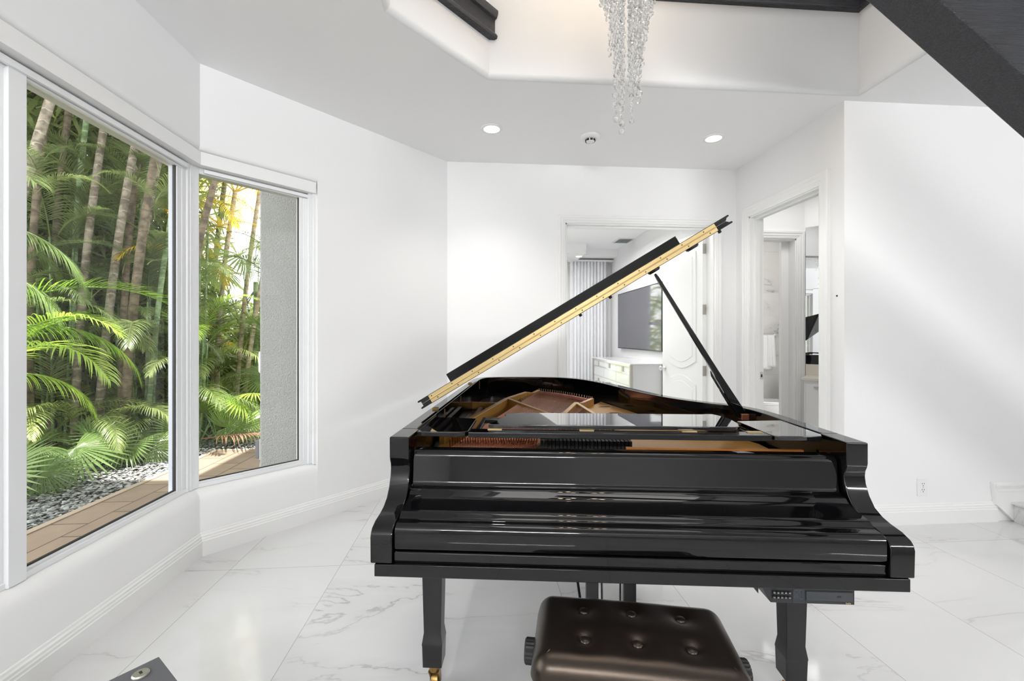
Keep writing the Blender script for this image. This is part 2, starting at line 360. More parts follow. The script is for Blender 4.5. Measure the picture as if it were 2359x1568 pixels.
# ------------------------------------------------------------------ windows
def wfn(x, y, h): return (x, y, h)
def bar(path, d0, d1, z0, z1, mb, prev=None, nxt=None, mi=0):
    mb.sweep(path, [(d0, z0), (d0, z1), (d1, z1), (d1, z0)], XYZ, mi, prev, nxt)
W1 = struct(empty('window_1', (0, 0, 0)), 'large white framed window onto the palm garden', 'window')
def LP(v): return (-1.64, v)
PV = (-1.64, -3.2)
f = MB()
# bottom and top rails, stiles (d outward from the wall face)
bar([LP(.25), LC], .055, .090, .389, .412, f, nxt=BC); bar([LP(1.775), LP(2.64)], .066, .084, .412, .424, f)
bar([LP(.25), LC], .055, .12, 2.262, 2.393, f, nxt=BC)
bar([LP(1.70), LP(1.765)], .045, .10, .39, 2.30, f); bar([LP(1.672), LP(1.70)], .062, .10, .39, 2.30, f); bar([LP(1.645), LP(1.672)], .072, .10, .40, 2.30, f)
bar([LP(2.605), LP(2.64)], .062, .11, .40, 2.30, f); bar([LP(2.64), LP(2.668)], .058, .12, .39, 2.30, f)
bar([LP(.25), LP(.30)], .055, .12, .389, 2.30, f); bar([LP(.30), LP(1.645)], .062, .10, .40, .425, f)
f.build('frame', FRAME, W1, bevel=.002)
g = MB(); bar([LP(1.765), LP(2.612)], .070, .082, .421, .430, g); bar([LP(2.596), LP(2.607)], .069, .082, .424, 2.264, g); g.build('gasket', GASKET, W1)
ex = MB(); bar([LP(2.604), LP(2.66)], .086, .108, .39, 2.345, ex); ex.build('outer_jamb', M('blue_white_jamb', S(208, 214, 224), .4), W1)
gl = MB(); gl.add([(-1.713, .3, .41), (-1.713, 2.61, .41), (-1.713, 2.61, 2.28), (-1.713, .3, 2.28)], [(0, 1, 2, 3)]); gl.build('pane', GLASS, W1, smooth=0)
# corner mullion post between the two windows
cp = MB(); cp.prism([(-1.688, 2.674), (-1.690, 2.716), A2(.008, .052), A2(.012, .11), (-1.75, 2.735), (-1.75, 2.66)], .389, 2.345); cp.prism([(-1.684, 2.695), (-1.684, 2.722), A2(.000, .049), A2(-.004, .06), (-1.70, 2.70)], .389, 2.345)
struct(cp.build('trim_corner_post', FRAME, bevel=.003), 'white post between the two windows', 'post')
W2 = struct(empty('window_2', (0, 0, 0)), 'narrow white framed window beside a grey stucco pillar', 'window')
f = MB()
bar([LC, A2(WE)], .052, .09, .389, .414, f, prev=PV); bar([LC, A2(WE)], .058, .082, .414, .424, f, prev=PV); bar([LC, A2(WE)], .055, .12, 2.272, 2.393, f, prev=PV)
bar([A2(.60), A2(.625)], .062, .11, .40, 2.30, f); bar([A2(.625), A2(.652)], .055, .12, .389, 2.345, f); bar([A2(.652), A2(.678)], .035, .12, .389, 2.345, f); bar([A2(.678), A2(.702)], .015, .12, .385, 2.345, f)
f.build('frame', FRAME, W2, bevel=.002)
g = MB(); bar([A2(.012), A2(.604)], .070, .08, .422, .429, g); bar([A2(.594), A2(.602)], .069, .08, .424, 2.272, g); g.build('gasket', GASKET, W2)
a, b = A2(0.0, .075), A2(.61, .075)
MB().add([(*a, .41), (*b, .41), (*b, 2.29), (*a, 2.29)], [(0, 1, 2, 3)]).build('pane', GLASS, W2, smooth=0)

# roller blinds (cassettes, rolled-up hem bars, bead chains)
def chain(mb, pts, r=.0022, step=.0075):
    d = 0
    for i in range(len(pts)-1):
        a, b = Vector(pts[i]), Vector(pts[i+1]); n = max(1, int((b-a).length/step))
        for k in range(n):
            c = a.lerp(b, k/n); mb.add([c+Vector((r, 0, 0)), c-Vector((r, 0, 0)), c+Vector((0, r, 0)), c-Vector((0, r, 0)), c+Vector((0, 0, r*1.3)), c-Vector((0, 0, r*1.3))], [(0, 2, 4), (2, 1, 4), (1, 3, 4), (3, 0, 4), (2, 0, 5), (1, 2, 5), (3, 1, 5), (0, 3, 5)])
B1 = tag(empty('roller_blind'), 'long white roller blind cassette above the big window', 'blind', 'roller blinds over the bay windows')
m = MB(); m.sweep([LP(.2), LC], [(-.006, 2.308), (-.006, 2.386), (.050, 2.386), (.050, 2.308)], XYZ, nxt=BC); m.build('cassette', TRIM, B1, bevel=.002)
m = MB(); m.sweep([LP(.25), LP(2.655)], [(.034, 2.270), (.034, 2.294), (.037, 2.298), (.050, 2.298), (.050, 2.270)], XYZ); m.build('hem_bar', FRAME, B1, bevel=.002)
m = MB(); x0 = -1.672; pts = [(x0, 2.69, 2.31)]
for k in range(13): a = pi*k/12; pts.append((x0+.004*sin(a), 2.69+.0+(.042*(1-cos(a))/2), .56-.06*sin(a)))
pts.append((x0, 2.732, 2.31)); chain(m, pts); m.build('bead_chain', PLASTIC, B1, smooth=0)
B2 = tag(empty('roller_blind'), 'short white roller blind cassette above the narrow window', 'blind', 'roller blinds over the bay windows')
m = MB(); m.sweep([LC, A2(.69)], [(-.006, 2.308), (-.006, 2.386), (.050, 2.386), (.050, 2.308)], XYZ, prev=PV); m.build('cassette', TRIM, B2, bevel=.002)
m = MB(); m.sweep([A2(.03), A2(.665)], [(.034, 2.276), (.034, 2.298), (.050, 2.298), (.050, 2.276)], XYZ); m.build('hem_bar', FRAME, B2, bevel=.002)
m = MB(); p1 = A2(.655, .02); p2 = A2(.672, .02); chain(m, [(*p1, 2.31), (*p1, .62), ((p1[0]+p2[0])/2, (p1[1]+p2[1])/2, .60), (*p2, .62), (*p2, 2.31)]); m.build('bead_chain', PLASTIC, B2, smooth=0)

# ------------------------------------------------------------------ doorways
cas = [(0, 0), (0, .010), (.012, .016), (.022, .016), (.028, .021), (.045, .021), (.052, .027), (.070, .027), (.075, .022), (.075, 0)]
def casing(name, u0, u1, top, fn, w=1.0, label=None):
    return struct(MB().sweep([(u0, 0), (u0, top), (u1, top), (u1, 0)], [(d*w, p) for d, p in cas], fn).build(name, TRIM, smooth=0), label, 'door casing' if label else None)
casing('trim_1', OL, OR, OT, lambda x, y, h: (x, 4.056-h, y), .95, 'white moulded casing round the bedroom doorway')
casing('trim_2', -D1, -D0, DT, lambda x, y, h: (RC-h, -x, y), 1.25, 'white moulded casing round the bathroom doorway')
jb = MB(); jb.box(OL, OL+.012, 4.056, 4.2, 0, OT); jb.box(OR-.012, OR, 4.056, 4.2, 0, OT); jb.box(OL, OR, 4.056, 4.2, OT-.012, OT); jb.box(OL+.012, OL+.024, 4.10, 4.14, 0, OT-.012); jb.box(OL+.02, OR-.02, 4.10, 4.14, OT-.03, OT-.012)
struct(jb.build('trim_3', TRIM, smooth=0))
jb = MB(); jb.box(RC, 2.62, D1-.012, D1, 0, DT); jb.box(RC, 2.62, D0, D0+.012, 0, DT); jb.box(RC, 2.62, D0, D1, DT-.012, DT); jb.box(2.535, 2.575, D1-.03, D1-.012, 0, DT-.012); jb.box(2.535, 2.575, D0+.012, D1-.03, DT-.03, DT-.012)
struct(jb.build('trim_4', TRIM, smooth=0))
sp = MB(); sp.box(2.585, 2.615, D1-.0145, D1-.012, .90, .965); sp.box(2.594, 2.606, D1-.016, D1-.0145, .918, .945, 1)
tag(sp.build('strike_plate', [CHROME, BLACKIN]), 'small chrome strike plate on the bathroom door jamb', 'strike plate')
# bedroom door leaf, folded open against its hinges
DR = struct(empty('door_1', (2.262, 4.185, 0), radians(98)), 'open white panelled bedroom door with arched panels', 'door')
def door_leaf(W=.72, H=2.34, T=.046):
    m = MB(); m.box(0, W, 0, T, .01, H)
    def arch(x0, x1, z0, z1, up, rise):
        pts = [(x0, z0), (x1, z0), (x1, z1)]
        if rise: pts += [(x0+(x1-x0)*(1-k/10), z1+rise*sin(pi*k/10)) for k in range(1, 10)]
        pts.append((x0, z1)); return pts
    for (z0, z1, flip) in ((.14, .80, 1), (1.04, 2.16, -1)):
        for e, t in ((0, .009), (.022, .004), (.050, .013)):
            pts = arch(.10+e, W-.10-e, z0+e, z1-e, 1, .085*(1-e*4))
            if flip < 0: pts = [(x, z0+z1-z) for x, z in pts][::-1]
            for yy in ((-t, 0), (T, T+t)): m.prism(pts, yy[0], yy[1], axis='y')
    return m
door_leaf().build('leaf', TRIM, DR, bevel=.004, smooth=30)
for z in (2.165, 1.56, .95):
    h = MB(); h.box(-.0025, .0005, .004, .046, z-.05, z+.05); h.box(-.0025, .0005, -.030, -.004, z-.05, z+.05); h.tube([(-.006, 0, z-.05), (-.006, 0, z+.05)], .0055)
    for zz in (-.035, 0, .035):
        for yy in (.018, .036): h.box(-.0032, -.0025, yy-.003, yy+.003, z+zz-.003, z+zz+.003)
    h.build('hinge', NICKEL, DR, bevel=.001)
m = MB(); m.box(-.004, .0, -.006, .005, .01, 2.34); m.build('gap_strip', NICKEL, DR)  # grey strip drawn for the shaded gap beside the hinges
kn = MB(); kn.lathe([(.028, 0), (.028, .006), (.010, .01), (.010, .035), (.024, .045), (.028, .058), (.020, .07)], 20, X=Matrix.Translation((.67, .046, .93)) @ Matrix.Rotation(radians(-90), 4, 'X')); kn.lathe([(.028, 0), (.028, .006), (.010, .01), (.010, .035), (.024, .045), (.028, .058), (.020, .07)], 20, X=Matrix.Translation((.67, 0, .93)) @ Matrix.Rotation(radians(90), 4, 'X'))
kn.build('knob', CHROME, DR)

# ------------------------------------------------------------------ bedroom seen through the doorway
struct(MB().box(2.37, 2.5, 4.20, 8.0, 0, 2.9).build('wall_bedroom_right', WALL, smooth=0))
wbk = MB(); wbk.box(1.52, 2.37, 7.72, 7.9, 0, 2.9); wbk.box(-.36, 1.52, 7.72, 7.9, 2.3, 2.9); wbk.box(-.36, .2, 7.72, 7.9, 0, 2.3)
struct(wbk.build('wall_bedroom_back', WALL, smooth=0)); struct(MB().box(-.46, -.36, 4.2, 7.9, 0, 2.9).build('wall_bedroom_left', WALL, smooth=0))
cb = MB(); cb.box(-.46, 2.5, 4.2, 8.0, 2.78, 2.85); cb.box(-.46, 1.72, 6.9, 7.8, 2.62, 2.78); cb.box(-.46, 2.4, 7.3, 7.8, 2.66, 2.78)
struct(cb.build('ceiling_bedroom', CEIL, smooth=0))
wbed = struct(empty('window_3'), 'bedroom window with greenery outside', 'window')
MB().box(.2, 1.52, 7.75, 7.78, 0, .06).box(.2, 1.52, 7.75, 7.78, 2.24, 2.3).box(1.47, 1.52, 7.75, 7.78, 0, 2.3).box(.2, .25, 7.75, 7.78, 0, 2.3).box(.2, 1.52, 7.75, 7.78, 1.5, 1.55).build('frame', FRAME, wbed)
MB().add([(.2, 7.77, 0), (1.52, 7.77, 0), (1.52, 7.77, 2.3), (.2, 7.77, 2.3)], [(0, 1, 2, 3)]).build('pane', GLASS, wbed, smooth=0)
# curtain with pleats
cu = MB(); n = 120; top = []; bot = []
for i in range(n+1):
    x = 1.60+.66*i/n; y = 7.55+.035*sin(2*pi*x*17)+.01*sin(2*pi*x*5); top.append((x, y, 2.60)); bot.append((x, y+.01*sin(x*40), .04))
cu.add(top+bot, [(i, i+1, n+2+i, n+1+i) for i in range(n)]); cu.v += []
CT = tag(empty('curtain', (0, 0, 0)), 'white pleated floor-length curtain in the bedroom', 'curtain')
cu.build('drape', CURT, CT, smooth=80)
MB().box(1.55, 2.36, 7.50, 7.62, 2.60, 2.625).build('track', FRAME, CT)
# television
TV = tag(empty('television', (0, 0, 0)), 'flat television mounted on the bedroom wall', 'television')
MB().box(2.302, 2.335, 5.34, 7.09, 1.095, 1.985).build('screen_housing', PIANOSAT, TV, bevel=.004)
MB().box(2.2995, 2.302, 5.355, 7.075, 1.112, 1.97).build('screen', TVS, TV)
MB().box(2.335, 2.37, 5.9, 6.5, 1.3, 1.75).build('wall_bracket', RUBBER, TV)
# mirrored dresser
DS = tag(empty('dresser', (0, 0, 0)), 'mirrored dresser with chrome posts below the television', 'dresser')
MB().box(1.925, 2.345, 5.385, 7.165, .08, .93).build('carcass', MIRPANEL, DS)
MB().box(1.90, 2.365, 5.36, 7.19, .93, .945).build('top', MIRPANEL, DS, bevel=.002)
for (x, y) in ((1.90, 5.36), (2.328, 5.36), (1.90, 7.16), (2.328, 7.16)): MB().box(x-.003, x+.036, y-.004, y+.036, 0, .93).build('post', NICKEL, DS, bevel=.002)
for k in range(3):
    for r in range(3):
        d = MB(); y0 = 5.40+k*.585; z0 = .12+r*.27; d.box(1.915, 1.928, y0, y0+.575, z0, z0+.26); dd = d.build('drawer', MIRPANEL, DS, bevel=.003)
        MB().box(1.903, 1.916, y0+.26, y0+.32, z0+.17, z0+.23).build('handle', NICKEL, dd)
mb_ = MB(); mb_.box(1.905, 1.915, 5.39, 7.16, .90, .93); mb_.box(1.905, 1.915, 5.39, 7.16, .81, .82); mb_.build('edge_strip', CHROME, DS)
# ceiling vent and downlight in the bedroom
vt = tag(empty('ceiling_vent', (2.24, 6.63, 2.78)), 'rectangular slatted air vent in the bedroom ceiling', 'vent')
m = MB(); m.box(-.13, .13, -.17, -.15, -.012, 0); m.box(-.13, .13, .15, .17, -.012, 0); m.box(-.13, -.11, -.15, .15, -.012, 0); m.box(.11, .13, -.15, .15, -.012, 0); m.build('frame', TRIM, vt)
MB().box(-.11, .11, -.15, .15, -.003, 0).build('backing', BLACKIN, vt)
for k in range(7): MB().box(-.005, .005, -.15, .15, -.010, -.004, X=Matrix.Translation((-.09+.03*k, 0, 0))).build('slat', GREYPL, vt)
def downlight(x, y, z, r, label, group):
    d = tag(empty('recessed_light', (x, y, z)), label, 'ceiling light', group)
    t = MB(); t.lathe([(r*.72, -.001), (r*.72, -.004), (r*.98, -.004), (r, -.001), (r, 0), (r*.72, 0)], 40); t.build('trim_ring', TRIM, d)
    MB().lathe([(r*.73, -.0005), (r*.73, -.003), (r*.3, -.0035)], 32).build('lens', LENS, d)
    return d
downlight(.10, 3.39, ZC, .085, 'glowing round downlight above the piano, nearer the window', 'ceiling downlights')
downlight(1.905, 3.415, ZC, .085, 'glowing round downlight nearer the bathroom doorway', 'ceiling downlights')
downlight(1.66, 7.15, 2.62, .07, 'small round downlight in the bedroom ceiling', 'ceiling downlights')
sd = tag(empty('smoke_detector', (.895, 3.455, ZC)), 'white smoke detector with black slots between the two downlights', 'smoke detector')
MB().lathe([(.075, 0), (.075, -.014), (.066, -.022), (.04, -.026), (.02, -.027)], 36).build('body', PLASTIC, sd)
m = MB(); m.lathe([(.036, -.024), (.036, -.040), (.030, -.046), (.01, -.047)], 24); m.build('cap', PLASTIC, sd)
for k in range(8):
    MB().box(-.010, .010, -.003, .002, -.043, -.029, X=Matrix.Rotation(2*pi*k/8, 4, 'Z') @ Matrix.Translation((0, -.0365, 0))).build('slot', BLACKIN, sd)

# ------------------------------------------------------------------ bathroom seen through the right doorway
I0, I1, IT, IV = 2.80, 3.52, 2.375, 4.60
w = MB(); w.box(2.62, I0, IV, IV+.1, 0, ZC); w.box(I0, I1, IV, IV+.1, IT, ZC); w.box(I1, 3.64, IV, IV+.1, 0, ZC)
struct(w.build('wall_bathroom_back', WALL, smooth=0)); casing('trim_5', I0, I1, IT, lambda x, y, h: (x, IV-h, y), 1.2, 'white moulded casing round the toilet room door')
jb = MB(); jb.box(I1-.012, I1, IV, IV+.16, 0, IT); jb.box(I1-.10, I1-.012, IV+.10, IV+.14, 0, IT); jb.box(I0, I1, IV, IV+.12, IT-.012, IT); struct(jb.build('trim_6', TRIM, smooth=0))
# angled wall carrying the mirror
q0 = Vector((3.62, 4.60)); dq = Vector((sqrt(.5), -sqrt(.5))); nq = Vector((-sqrt(.5), -sqrt(.5)))
def Q(t, d): p = q0+dq*t+nq*d; return (p.x, p.y)
struct(MB().prism([Q(-.02, 0), Q(1.6, 0), Q(1.6, -.1), Q(-.02, -.1)], 0, ZC).build('wall_bathroom_angle', WALL, smooth=0))
struct(MB().box(2.62, 5.1, 2.92, 6.3, 2.9, 2.95).build('ceiling_bathroom', CEIL, smooth=0)); struct(MB().box(4.75, 4.85, 2.92, 3.6, 0, 2.9).build('wall_bathroom_right', WALL, smooth=0))
mi_ = tag(empty('wall_mirror', (0, 0, 0)), 'tall frameless mirror above the bathroom vanity', 'mirror')
MB().prism([Q(.012, .001), Q(1.1, .001), Q(1.1, .008), Q(.012, .008)], .985, 2.50).build('glass', MIRROR, mi_, smooth=0)
va = tag(empty('bathroom_vanity', (0, 0, 0)), 'white bathroom vanity with a cream stone counter', 'vanity')
MB().prism([Q(.03, .01), Q(1.1, .01), Q(1.1, .32), Q(.03, .32)], .05, .83).build('cabinet', TRIM, va, bevel=.003)
MB().prism([Q(.01, .002), Q(1.12, .002), Q(1.12, .34), Q(.01, .34)], .83, .86).build('countertop', STONE, va, bevel=.003)
MB().prism([Q(.012, .009), Q(1.1, .009), Q(1.1, .02), Q(.012, .02)], .86, .985).build('backsplash', STONE, va)
dd = MB().prism([Q(.05, .32), Q(.5, .32), Q(.5, .335), Q(.05, .335)], .1, .80).build('door', TRIM, va, bevel=.003); MB().prism([Q(.12, .335), Q(.4, .335), Q(.4, .35), Q(.12, .35)], .755, .77).build('handle', NICKEL, dd)
# toilet room
struct(MB().box(2.7, 5.0, 6.1, 6.2, 0, 2.9).build('wall_toilet_back', MARBLEW, smooth=0)); struct(MB().box(4.40, 4.5, 4.70, 6.1, 0, 2.9).build('wall_toilet_right', MARBLEW, smooth=0)); struct(MB().box(2.62, 2.72, 4.7, 6.1, 0, 2.9).build('wall_toilet_left', WALL, smooth=0))
TO = tag(empty('toilet', (4.385, 5.62, 0), radians(90)), 'white toilet in front of the marble wall', 'toilet')
# local: tank at y=0 back, bowl towards +y (world -x)
bowl = MB(); rings = []
for z, sx, y0, y1 in ((0, .11, .12, .48), (.08, .10, .12, .46), (.2, .12, .12, .50), (.32, .175, .14, .64), (.38, .185, .15, .68)):
    rings.append([(sx*cos(a), (y0+y1)/2+(y1-y0)/2*sin(a), z) for a in [2*pi*k/24 for k in range(24)]])
loft(bowl, rings); bowl.build('bowl', CERAMIC, TO)
for nm, z0, z1, e in (('seat', .382, .398, 1.0), ('lid', .400, .425, .98)):
    s_ = MB(); loft(s_, [[(.188*e*s1*cos(a), .415+.27*e*s1*sin(a), z) for a in [2*pi*k/28 for k in range(28)]] for z, s1 in ((z0, .97), ((z0+z1)/2, 1.0), (z1, .95))]); s_.build(nm, CERAMIC, TO)
MB().box(-.2, .2, .0, .15, .38, .66).build('tank', CERAMIC, TO, bevel=.02, seg=3); MB().box(-.21, .21, -.002, .16, .66, .69).build('tank_lid', CERAMIC, TO, bevel=.008, seg=3)
hm = MB(); hm.tube([(.14, .15, .60), (.14, .175, .60), (.08, .182, .595)], .008); hm.build('flush_lever', CHROME, TO)
sb = MB(); sb.tube([(0, 0, .20), (0, 0, .50)], .008); sb.lathe([(.045, 0), (.05, .2), (.03, .22)], 16)
tag(sb.build('toilet_brush', CHROME, loc=(4.05, 5.98, 0)), 'thin chrome brush handle behind the toilet', 'toilet brush')
rl = tag(empty('towel_rail', (0, 0, 0)), 'chrome towel rail on the marble wall', 'towel rail')
MB().tube([(3.85, 6.03, 1.30), (4.40-.06, 6.03, 1.30)], .009).build('bar', CHROME, rl); MB().lathe([(.026, 0), (.026, .01), (.013, .02), (.016, .07), (.012, .085)], 16, X=Matrix.Translation((4.335, 6.10, 1.30)) @ Matrix.Rotation(radians(90), 4, 'X')).build('end_post', CHROME, rl); MB().lathe([(.026, 0), (.026, .01), (.013, .02), (.016, .07)], 16, X=Matrix.Translation((3.86, 6.10, 1.30)) @ Matrix.Rotation(radians(90), 4, 'X')).build('end_post', CHROME, rl)
tw = MB()
def towel_sheet(x0, x1, drop, off, th):
    nx, nz = 14, 14; g_ = []
    for k in range(nz+1):
        z = 1.312-drop*k/nz
        for i in range(nx+1):
            x = x0+(x1-x0)*i/nx+.03*(k/nz)*(i/nx)
            g_.append((x, 6.03-off-.010*sin(i*1.3)*(k/nz)-.002*k*.2, z))
    b = len(tw.v); tw.add(g_, [(k*(nx+1)+i, k*(nx+1)+i+1, (k+1)*(nx+1)+i+1, (k+1)*(nx+1)+i) for k in range(nz) for i in range(nx)])
towel_sheet(3.95, 4.20, .50, .016, 0); towel_sheet(4.16, 4.26, .46, .024, 0); towel_sheet(3.95, 4.22, .47, -.016, 0); tw.add([(3.95, 6.014, 1.312), (4.22, 6.014, 1.312), (4.22, 6.046, 1.312), (3.95, 6.046, 1.312)], [(0, 1, 2, 3)])
tw_o = tw.build('hand_towel', TOWEL, smooth=80); sm = tw_o.modifiers.new('thick', 'SOLIDIFY'); sm.thickness = .008
tag(tw_o, 'white towel folded over the chrome rail in the toilet room', 'towel')

# ------------------------------------------------------------------ small things on the side wall
so = tag(empty('wall_socket', (3.064, 2.80, .252)), 'white double wall socket above the baseboard, right of the piano', 'socket')
MB().box(-.04, .04, -.006, 0, -.062, .062).build('cover_plate', PLASTIC, so, bevel=.003)
for z in (-.021, .021):
    r = MB().box(-.017, .017, -.008, -.006, z-.016, z+.016).build('outlet_face', PLASTIC, so, bevel=.002)
    sl = MB(); sl.box(-.009, -.006, -.0085, -.008, z+.000, z+.010); sl.box(.006, .009, -.0085, -.008, z, z+.010); sl.box(-.0025, .0025, -.0085, -.008, z-.012, z-.006); sl.build('slots', BLACKIN, r)
MB().lathe([(.003, 0), (.003, .002), (.001, .0025)], 12, X=Matrix.Translation((0, -.006, 0)) @ Matrix.Rotation(radians(90), 4, 'X')).build('screw', CHROME, so)
tag(MB().lathe([(.006, 0), (.006, .003), (.002, .004)], 12, X=Matrix.Rotation(radians(90), 4, 'X')).build('wall_screw', BLACKIN, loc=(RC-.0, 2.86, 1.578)), 'tiny dark screw in the wall beside the bathroom doorway', 'screw')
bpy.data.objects['wall_screw'].rotation_euler = (0, 0, radians(-90))

# ------------------------------------------------------------------ dark wood stair pieces overhead
b1 = MB()
sl = -.764
def zs(u): return 2.615+sl*(u-1.51)
b1.prism([(0.4, zs(.4)), (4.6, zs(4.6)), (4.6, zs(4.6)+.42), (0.4, zs(.4)+.42)], 1.445, 1.60, axis='y')
b1.prism([(0.4, zs(.4)+.42), (4.6, zs(4.6)+.42), (4.6, zs(4.6)+.46), (0.4, zs(.4)+.46)], 1.42, 1.625, axis='y')
SB = tag(empty('stair_stringer', (0, 0, 0)), 'sloping dark-stained wooden stair stringer at the ceiling opening', 'stair')
b1.build('board', DWOOD, SB, bevel=.006)
bt = tag(empty('balcony_trim', (0, 0, 0)), 'short dark wood balcony moulding ending at the angled corner', 'moulding', 'dark wood mouldings on the upper walls')
p0 = Vector((.064, 2.712)); d45 = Vector((-sqrt(.5), -sqrt(.5)))
tp = [(0, 3.135), (-.045, 3.135), (-.05, 3.15), (-.042, 3.165), (-.028, 3.17), (-.028, 3.255), (-.045, 3.262), (-.055, 3.285), (-.055, 3.305), (0, 3.305)]
pa = p0+d45*2.0; pb = p0-d45*.025
MB().sweep([(pa.x, pa.y), (pb.x, pb.y)], tp, XYZ).build('moulding', DWOOD, bt, bevel=.002)
for k in range(4):
    c = p0+d45*(.12+.18*k)+Vector((sqrt(.5), -sqrt(.5)))*.02
    MB().tube([(c.x, c.y, 3.30), (c.x, c.y, 4.2)], .014, 8).build('baluster', FRAME if k % 2 else DWOOD, bt)
bt2 = tag(empty('balcony_trim', (0, 0, 0)), 'long dark wood balcony moulding behind the chandelier, meeting the stair', 'moulding', 'dark wood mouldings on the upper walls')
tp2 = [(0, 3.44), (-.03, 3.44), (-.034, 3.45), (-.022, 3.465), (-.022, 3.60), (-.05, 3.62), (-.05, 3.66), (0, 3.66)]
MB().sweep([(1.05, 2.712), (2.513, 2.712), (2.513, -.6)], tp2, XYZ).build('moulding', DWOOD, bt2, bevel=.002)

# ------------------------------------------------------------------ grand piano
PA = radians(-7.4144); PP = (-.3042, 1.2990, 0)
GP = tag(empty('grand_piano', PP, PA), 'glossy black grand piano with its lid propped open', 'piano')
PX = Matrix.Translation(PP) @ Matrix.Rotation(PA, 4, 'Z')
rim_path = [(-.012, .30), (-.012, 1.2)] + cr([(-.012, 1.9), (-.010, 2.08), (.015, 2.21), (.10, 2.29), (.30, 2.325), (.55, 2.322), (.74, 2.26), (.885, 2.11), (.985, 1.90), (1.06, 1.66), (1.135, 1.41), (1.22, 1.19), (1.33, 1.03), (1.43, .93), (1.488, .81), (1.506, .66), (1.506, .5)], 6) + [(1.506, .30)]
rm = MB(); rm.sweep(rim_path, [(0, .632), (0, .966), (-.055, .966), (-.055, .632)], XYZ); rm.build('case_rim', PIANO, GP, bevel=.004, seg=3)
arm = [(.0, .636), (-.002, .712), (.003, .726), (.012, .735), (.04, .746), (.08, .752), (.11, .760), (.14, .776), (.162, .804), (.176, .836), (.180, .858), (.178, .874), (.171, .888), (.168, .90), (.168, .966), (.30, .966), (.30, .636)]
for x0, x1 in ((-.012, .053), (1.441, 1.506)): MB().prism(arm, x0, x1, axis='x').build('arm', PIANO, GP, bevel=.004, seg=3, smooth=50)
MB().box(0, 1.494, 0, .62, .598, .634).build('keybed', PIANO, GP, bevel=.002)
MB().prism([(.012, .6345), (.010, .664), (.014, .668), (.05, .668), (.05, .6345)], .056, 1.438, axis='x').build('key_slip', PIANO, GP, bevel=.001)
fb = [(.03, .672), (.008, .675), (.003, .683), (.003, .728), (.006, .738), (.013, .745), (.024, .7485), (.036, .749), (.045, .7505), (.052, .7545), (.058, .760), (.066, .7645), (.078, .7665), (.095, .7685), (.115, .772), (.135, .777), (.150, .784), (.160, .792), (.168, .7975), (.178, .800), (.186, .8015), (.1915, .806), (.195, .815), (.203, .893), (.206, .903), (.214, .911), (.226, .913), (.255, .913), (.258, .90), (.258, .81), (.19, .75), (.09, .72)]
MB().prism(fb, .060, 1.434, axis='x').build('fallboard', PIANO, GP, smooth=42)
for x0 in (.056, 1.419): MB().box(x0, x0+.019, .222, .26, .80, .90).build('key_block', PIANO, GP, bevel=.004)
lk = MB(); lk.box(.735, .75, .204, .2065, .785, .80)
# --- interior
def inner(d, zlo):
    P = [Vector(p) for p in rim_path]; out = []
    for i in range(len(P)):
        a = P[max(i-1, 0)]; b = P[min(i+1, len(P)-1)]; t = (b-a).normalized(); out.append(tuple(P[i]-Vector((-t.y, t.x))*d))
    return out
MB().prism(inner(.05, 0), .792, .80, axis='z').build('soundboard', SOUND, GP, smooth=0)
pl = MB(); plate = [(.06, .34), (1.43, .34), (1.43, .68), (1.38, .83), (1.27, .97), (1.165, 1.16), (1.08, 1.39), (1.0, 1.65), (.93, 1.86), (.865, 1.72), (.78, 1.50), (.86, 1.0), (.84, .66), (.06, .66)]
pl.prism(plate, .822, .836, axis='z')
for cx_, cy_, r in ((.925, 1.62, .036), (.945, 1.38, .036)):
    pl.add([(cx_+r*1.35*cos(a), cy_+r*1.35*sin(a), .8362) for a in [2*pi*k/24 for k in range(24)]]+[(cx_+r*1.1*cos(a), cy_+r*1.1*sin(a), .842) for a in [2*pi*k/24 for k in range(24)]]+[(cx_+r*cos(a), cy_+r*sin(a), .8366) for a in [2*pi*k/24 for k in range(24)]], [(k, (k+1) % 24, 24+(k+1) % 24, 24+k) for k in range(24)]+[(24+k, 24+(k+1) % 24, 48+(k+1) % 24, 48+k) for k in range(24)])
    pl.add([(cx_+r*cos(a), cy_+r*sin(a), .8368) for a in [2*pi*k/24 for k in range(24)]], [tuple(range(24))], 1)
def spar(p, q, z0, z1, w, zq=None, mi=0):
    p = Vector(p); q = Vector(q); d = (q-p).normalized(); n = Vector((-d.y, d.x))*w/2; zq = zq or z1
    v = [p+n, q+n, q-n, p-n]
    pl.add([(a.x, a.y, z0) for a in v]+[(v[0].x, v[0].y, z1), (v[1].x, v[1].y, zq), (v[2].x, v[2].y, zq), (v[3].x, v[3].y, z1)], [(3, 2, 1, 0), (4, 5, 6, 7), (0, 1, 5, 4), (1, 2, 6, 5), (2, 3, 7, 6), (3, 0, 4, 7)], mi)
spar((.07, .60), (.14, .97), .80, .872, .028, .880); spar((.14, .97), (.281, 1.66), .80, .880, .028, .886)
spar((.281, 1.66), (.40, 1.93), .80, .886, .026, .892); spar((.40, 1.93), (.45, 2.04), .80, .892, .026, .872); spar((.45, 2.04), (.495, 2.13), .80, .872, .026, .884)
spar((.281, 1.66), (.60, 1.08), .80, .886, .026, .868); spar((.60, 1.08), (.70, .88), .80, .868, .026, .85)
spar((.57, 1.0), (.723, 1.49), .80, .862, .028, .886); spar((.723, 1.49), (.82, 1.12), .80, .886, .026, .862); spar((.82, 1.12), (.87, .93), .80, .862, .026, .84)
spar((.723, 1.49), (.76, 1.55), .80, .886, .026, .872); spar((.76, 1.55), (.85, 1.69), .80, .872, .026, .884)
hp = cr([(.495, 2.13), (.62, 2.02), (.74, 1.87), (.85, 1.69)], 6)
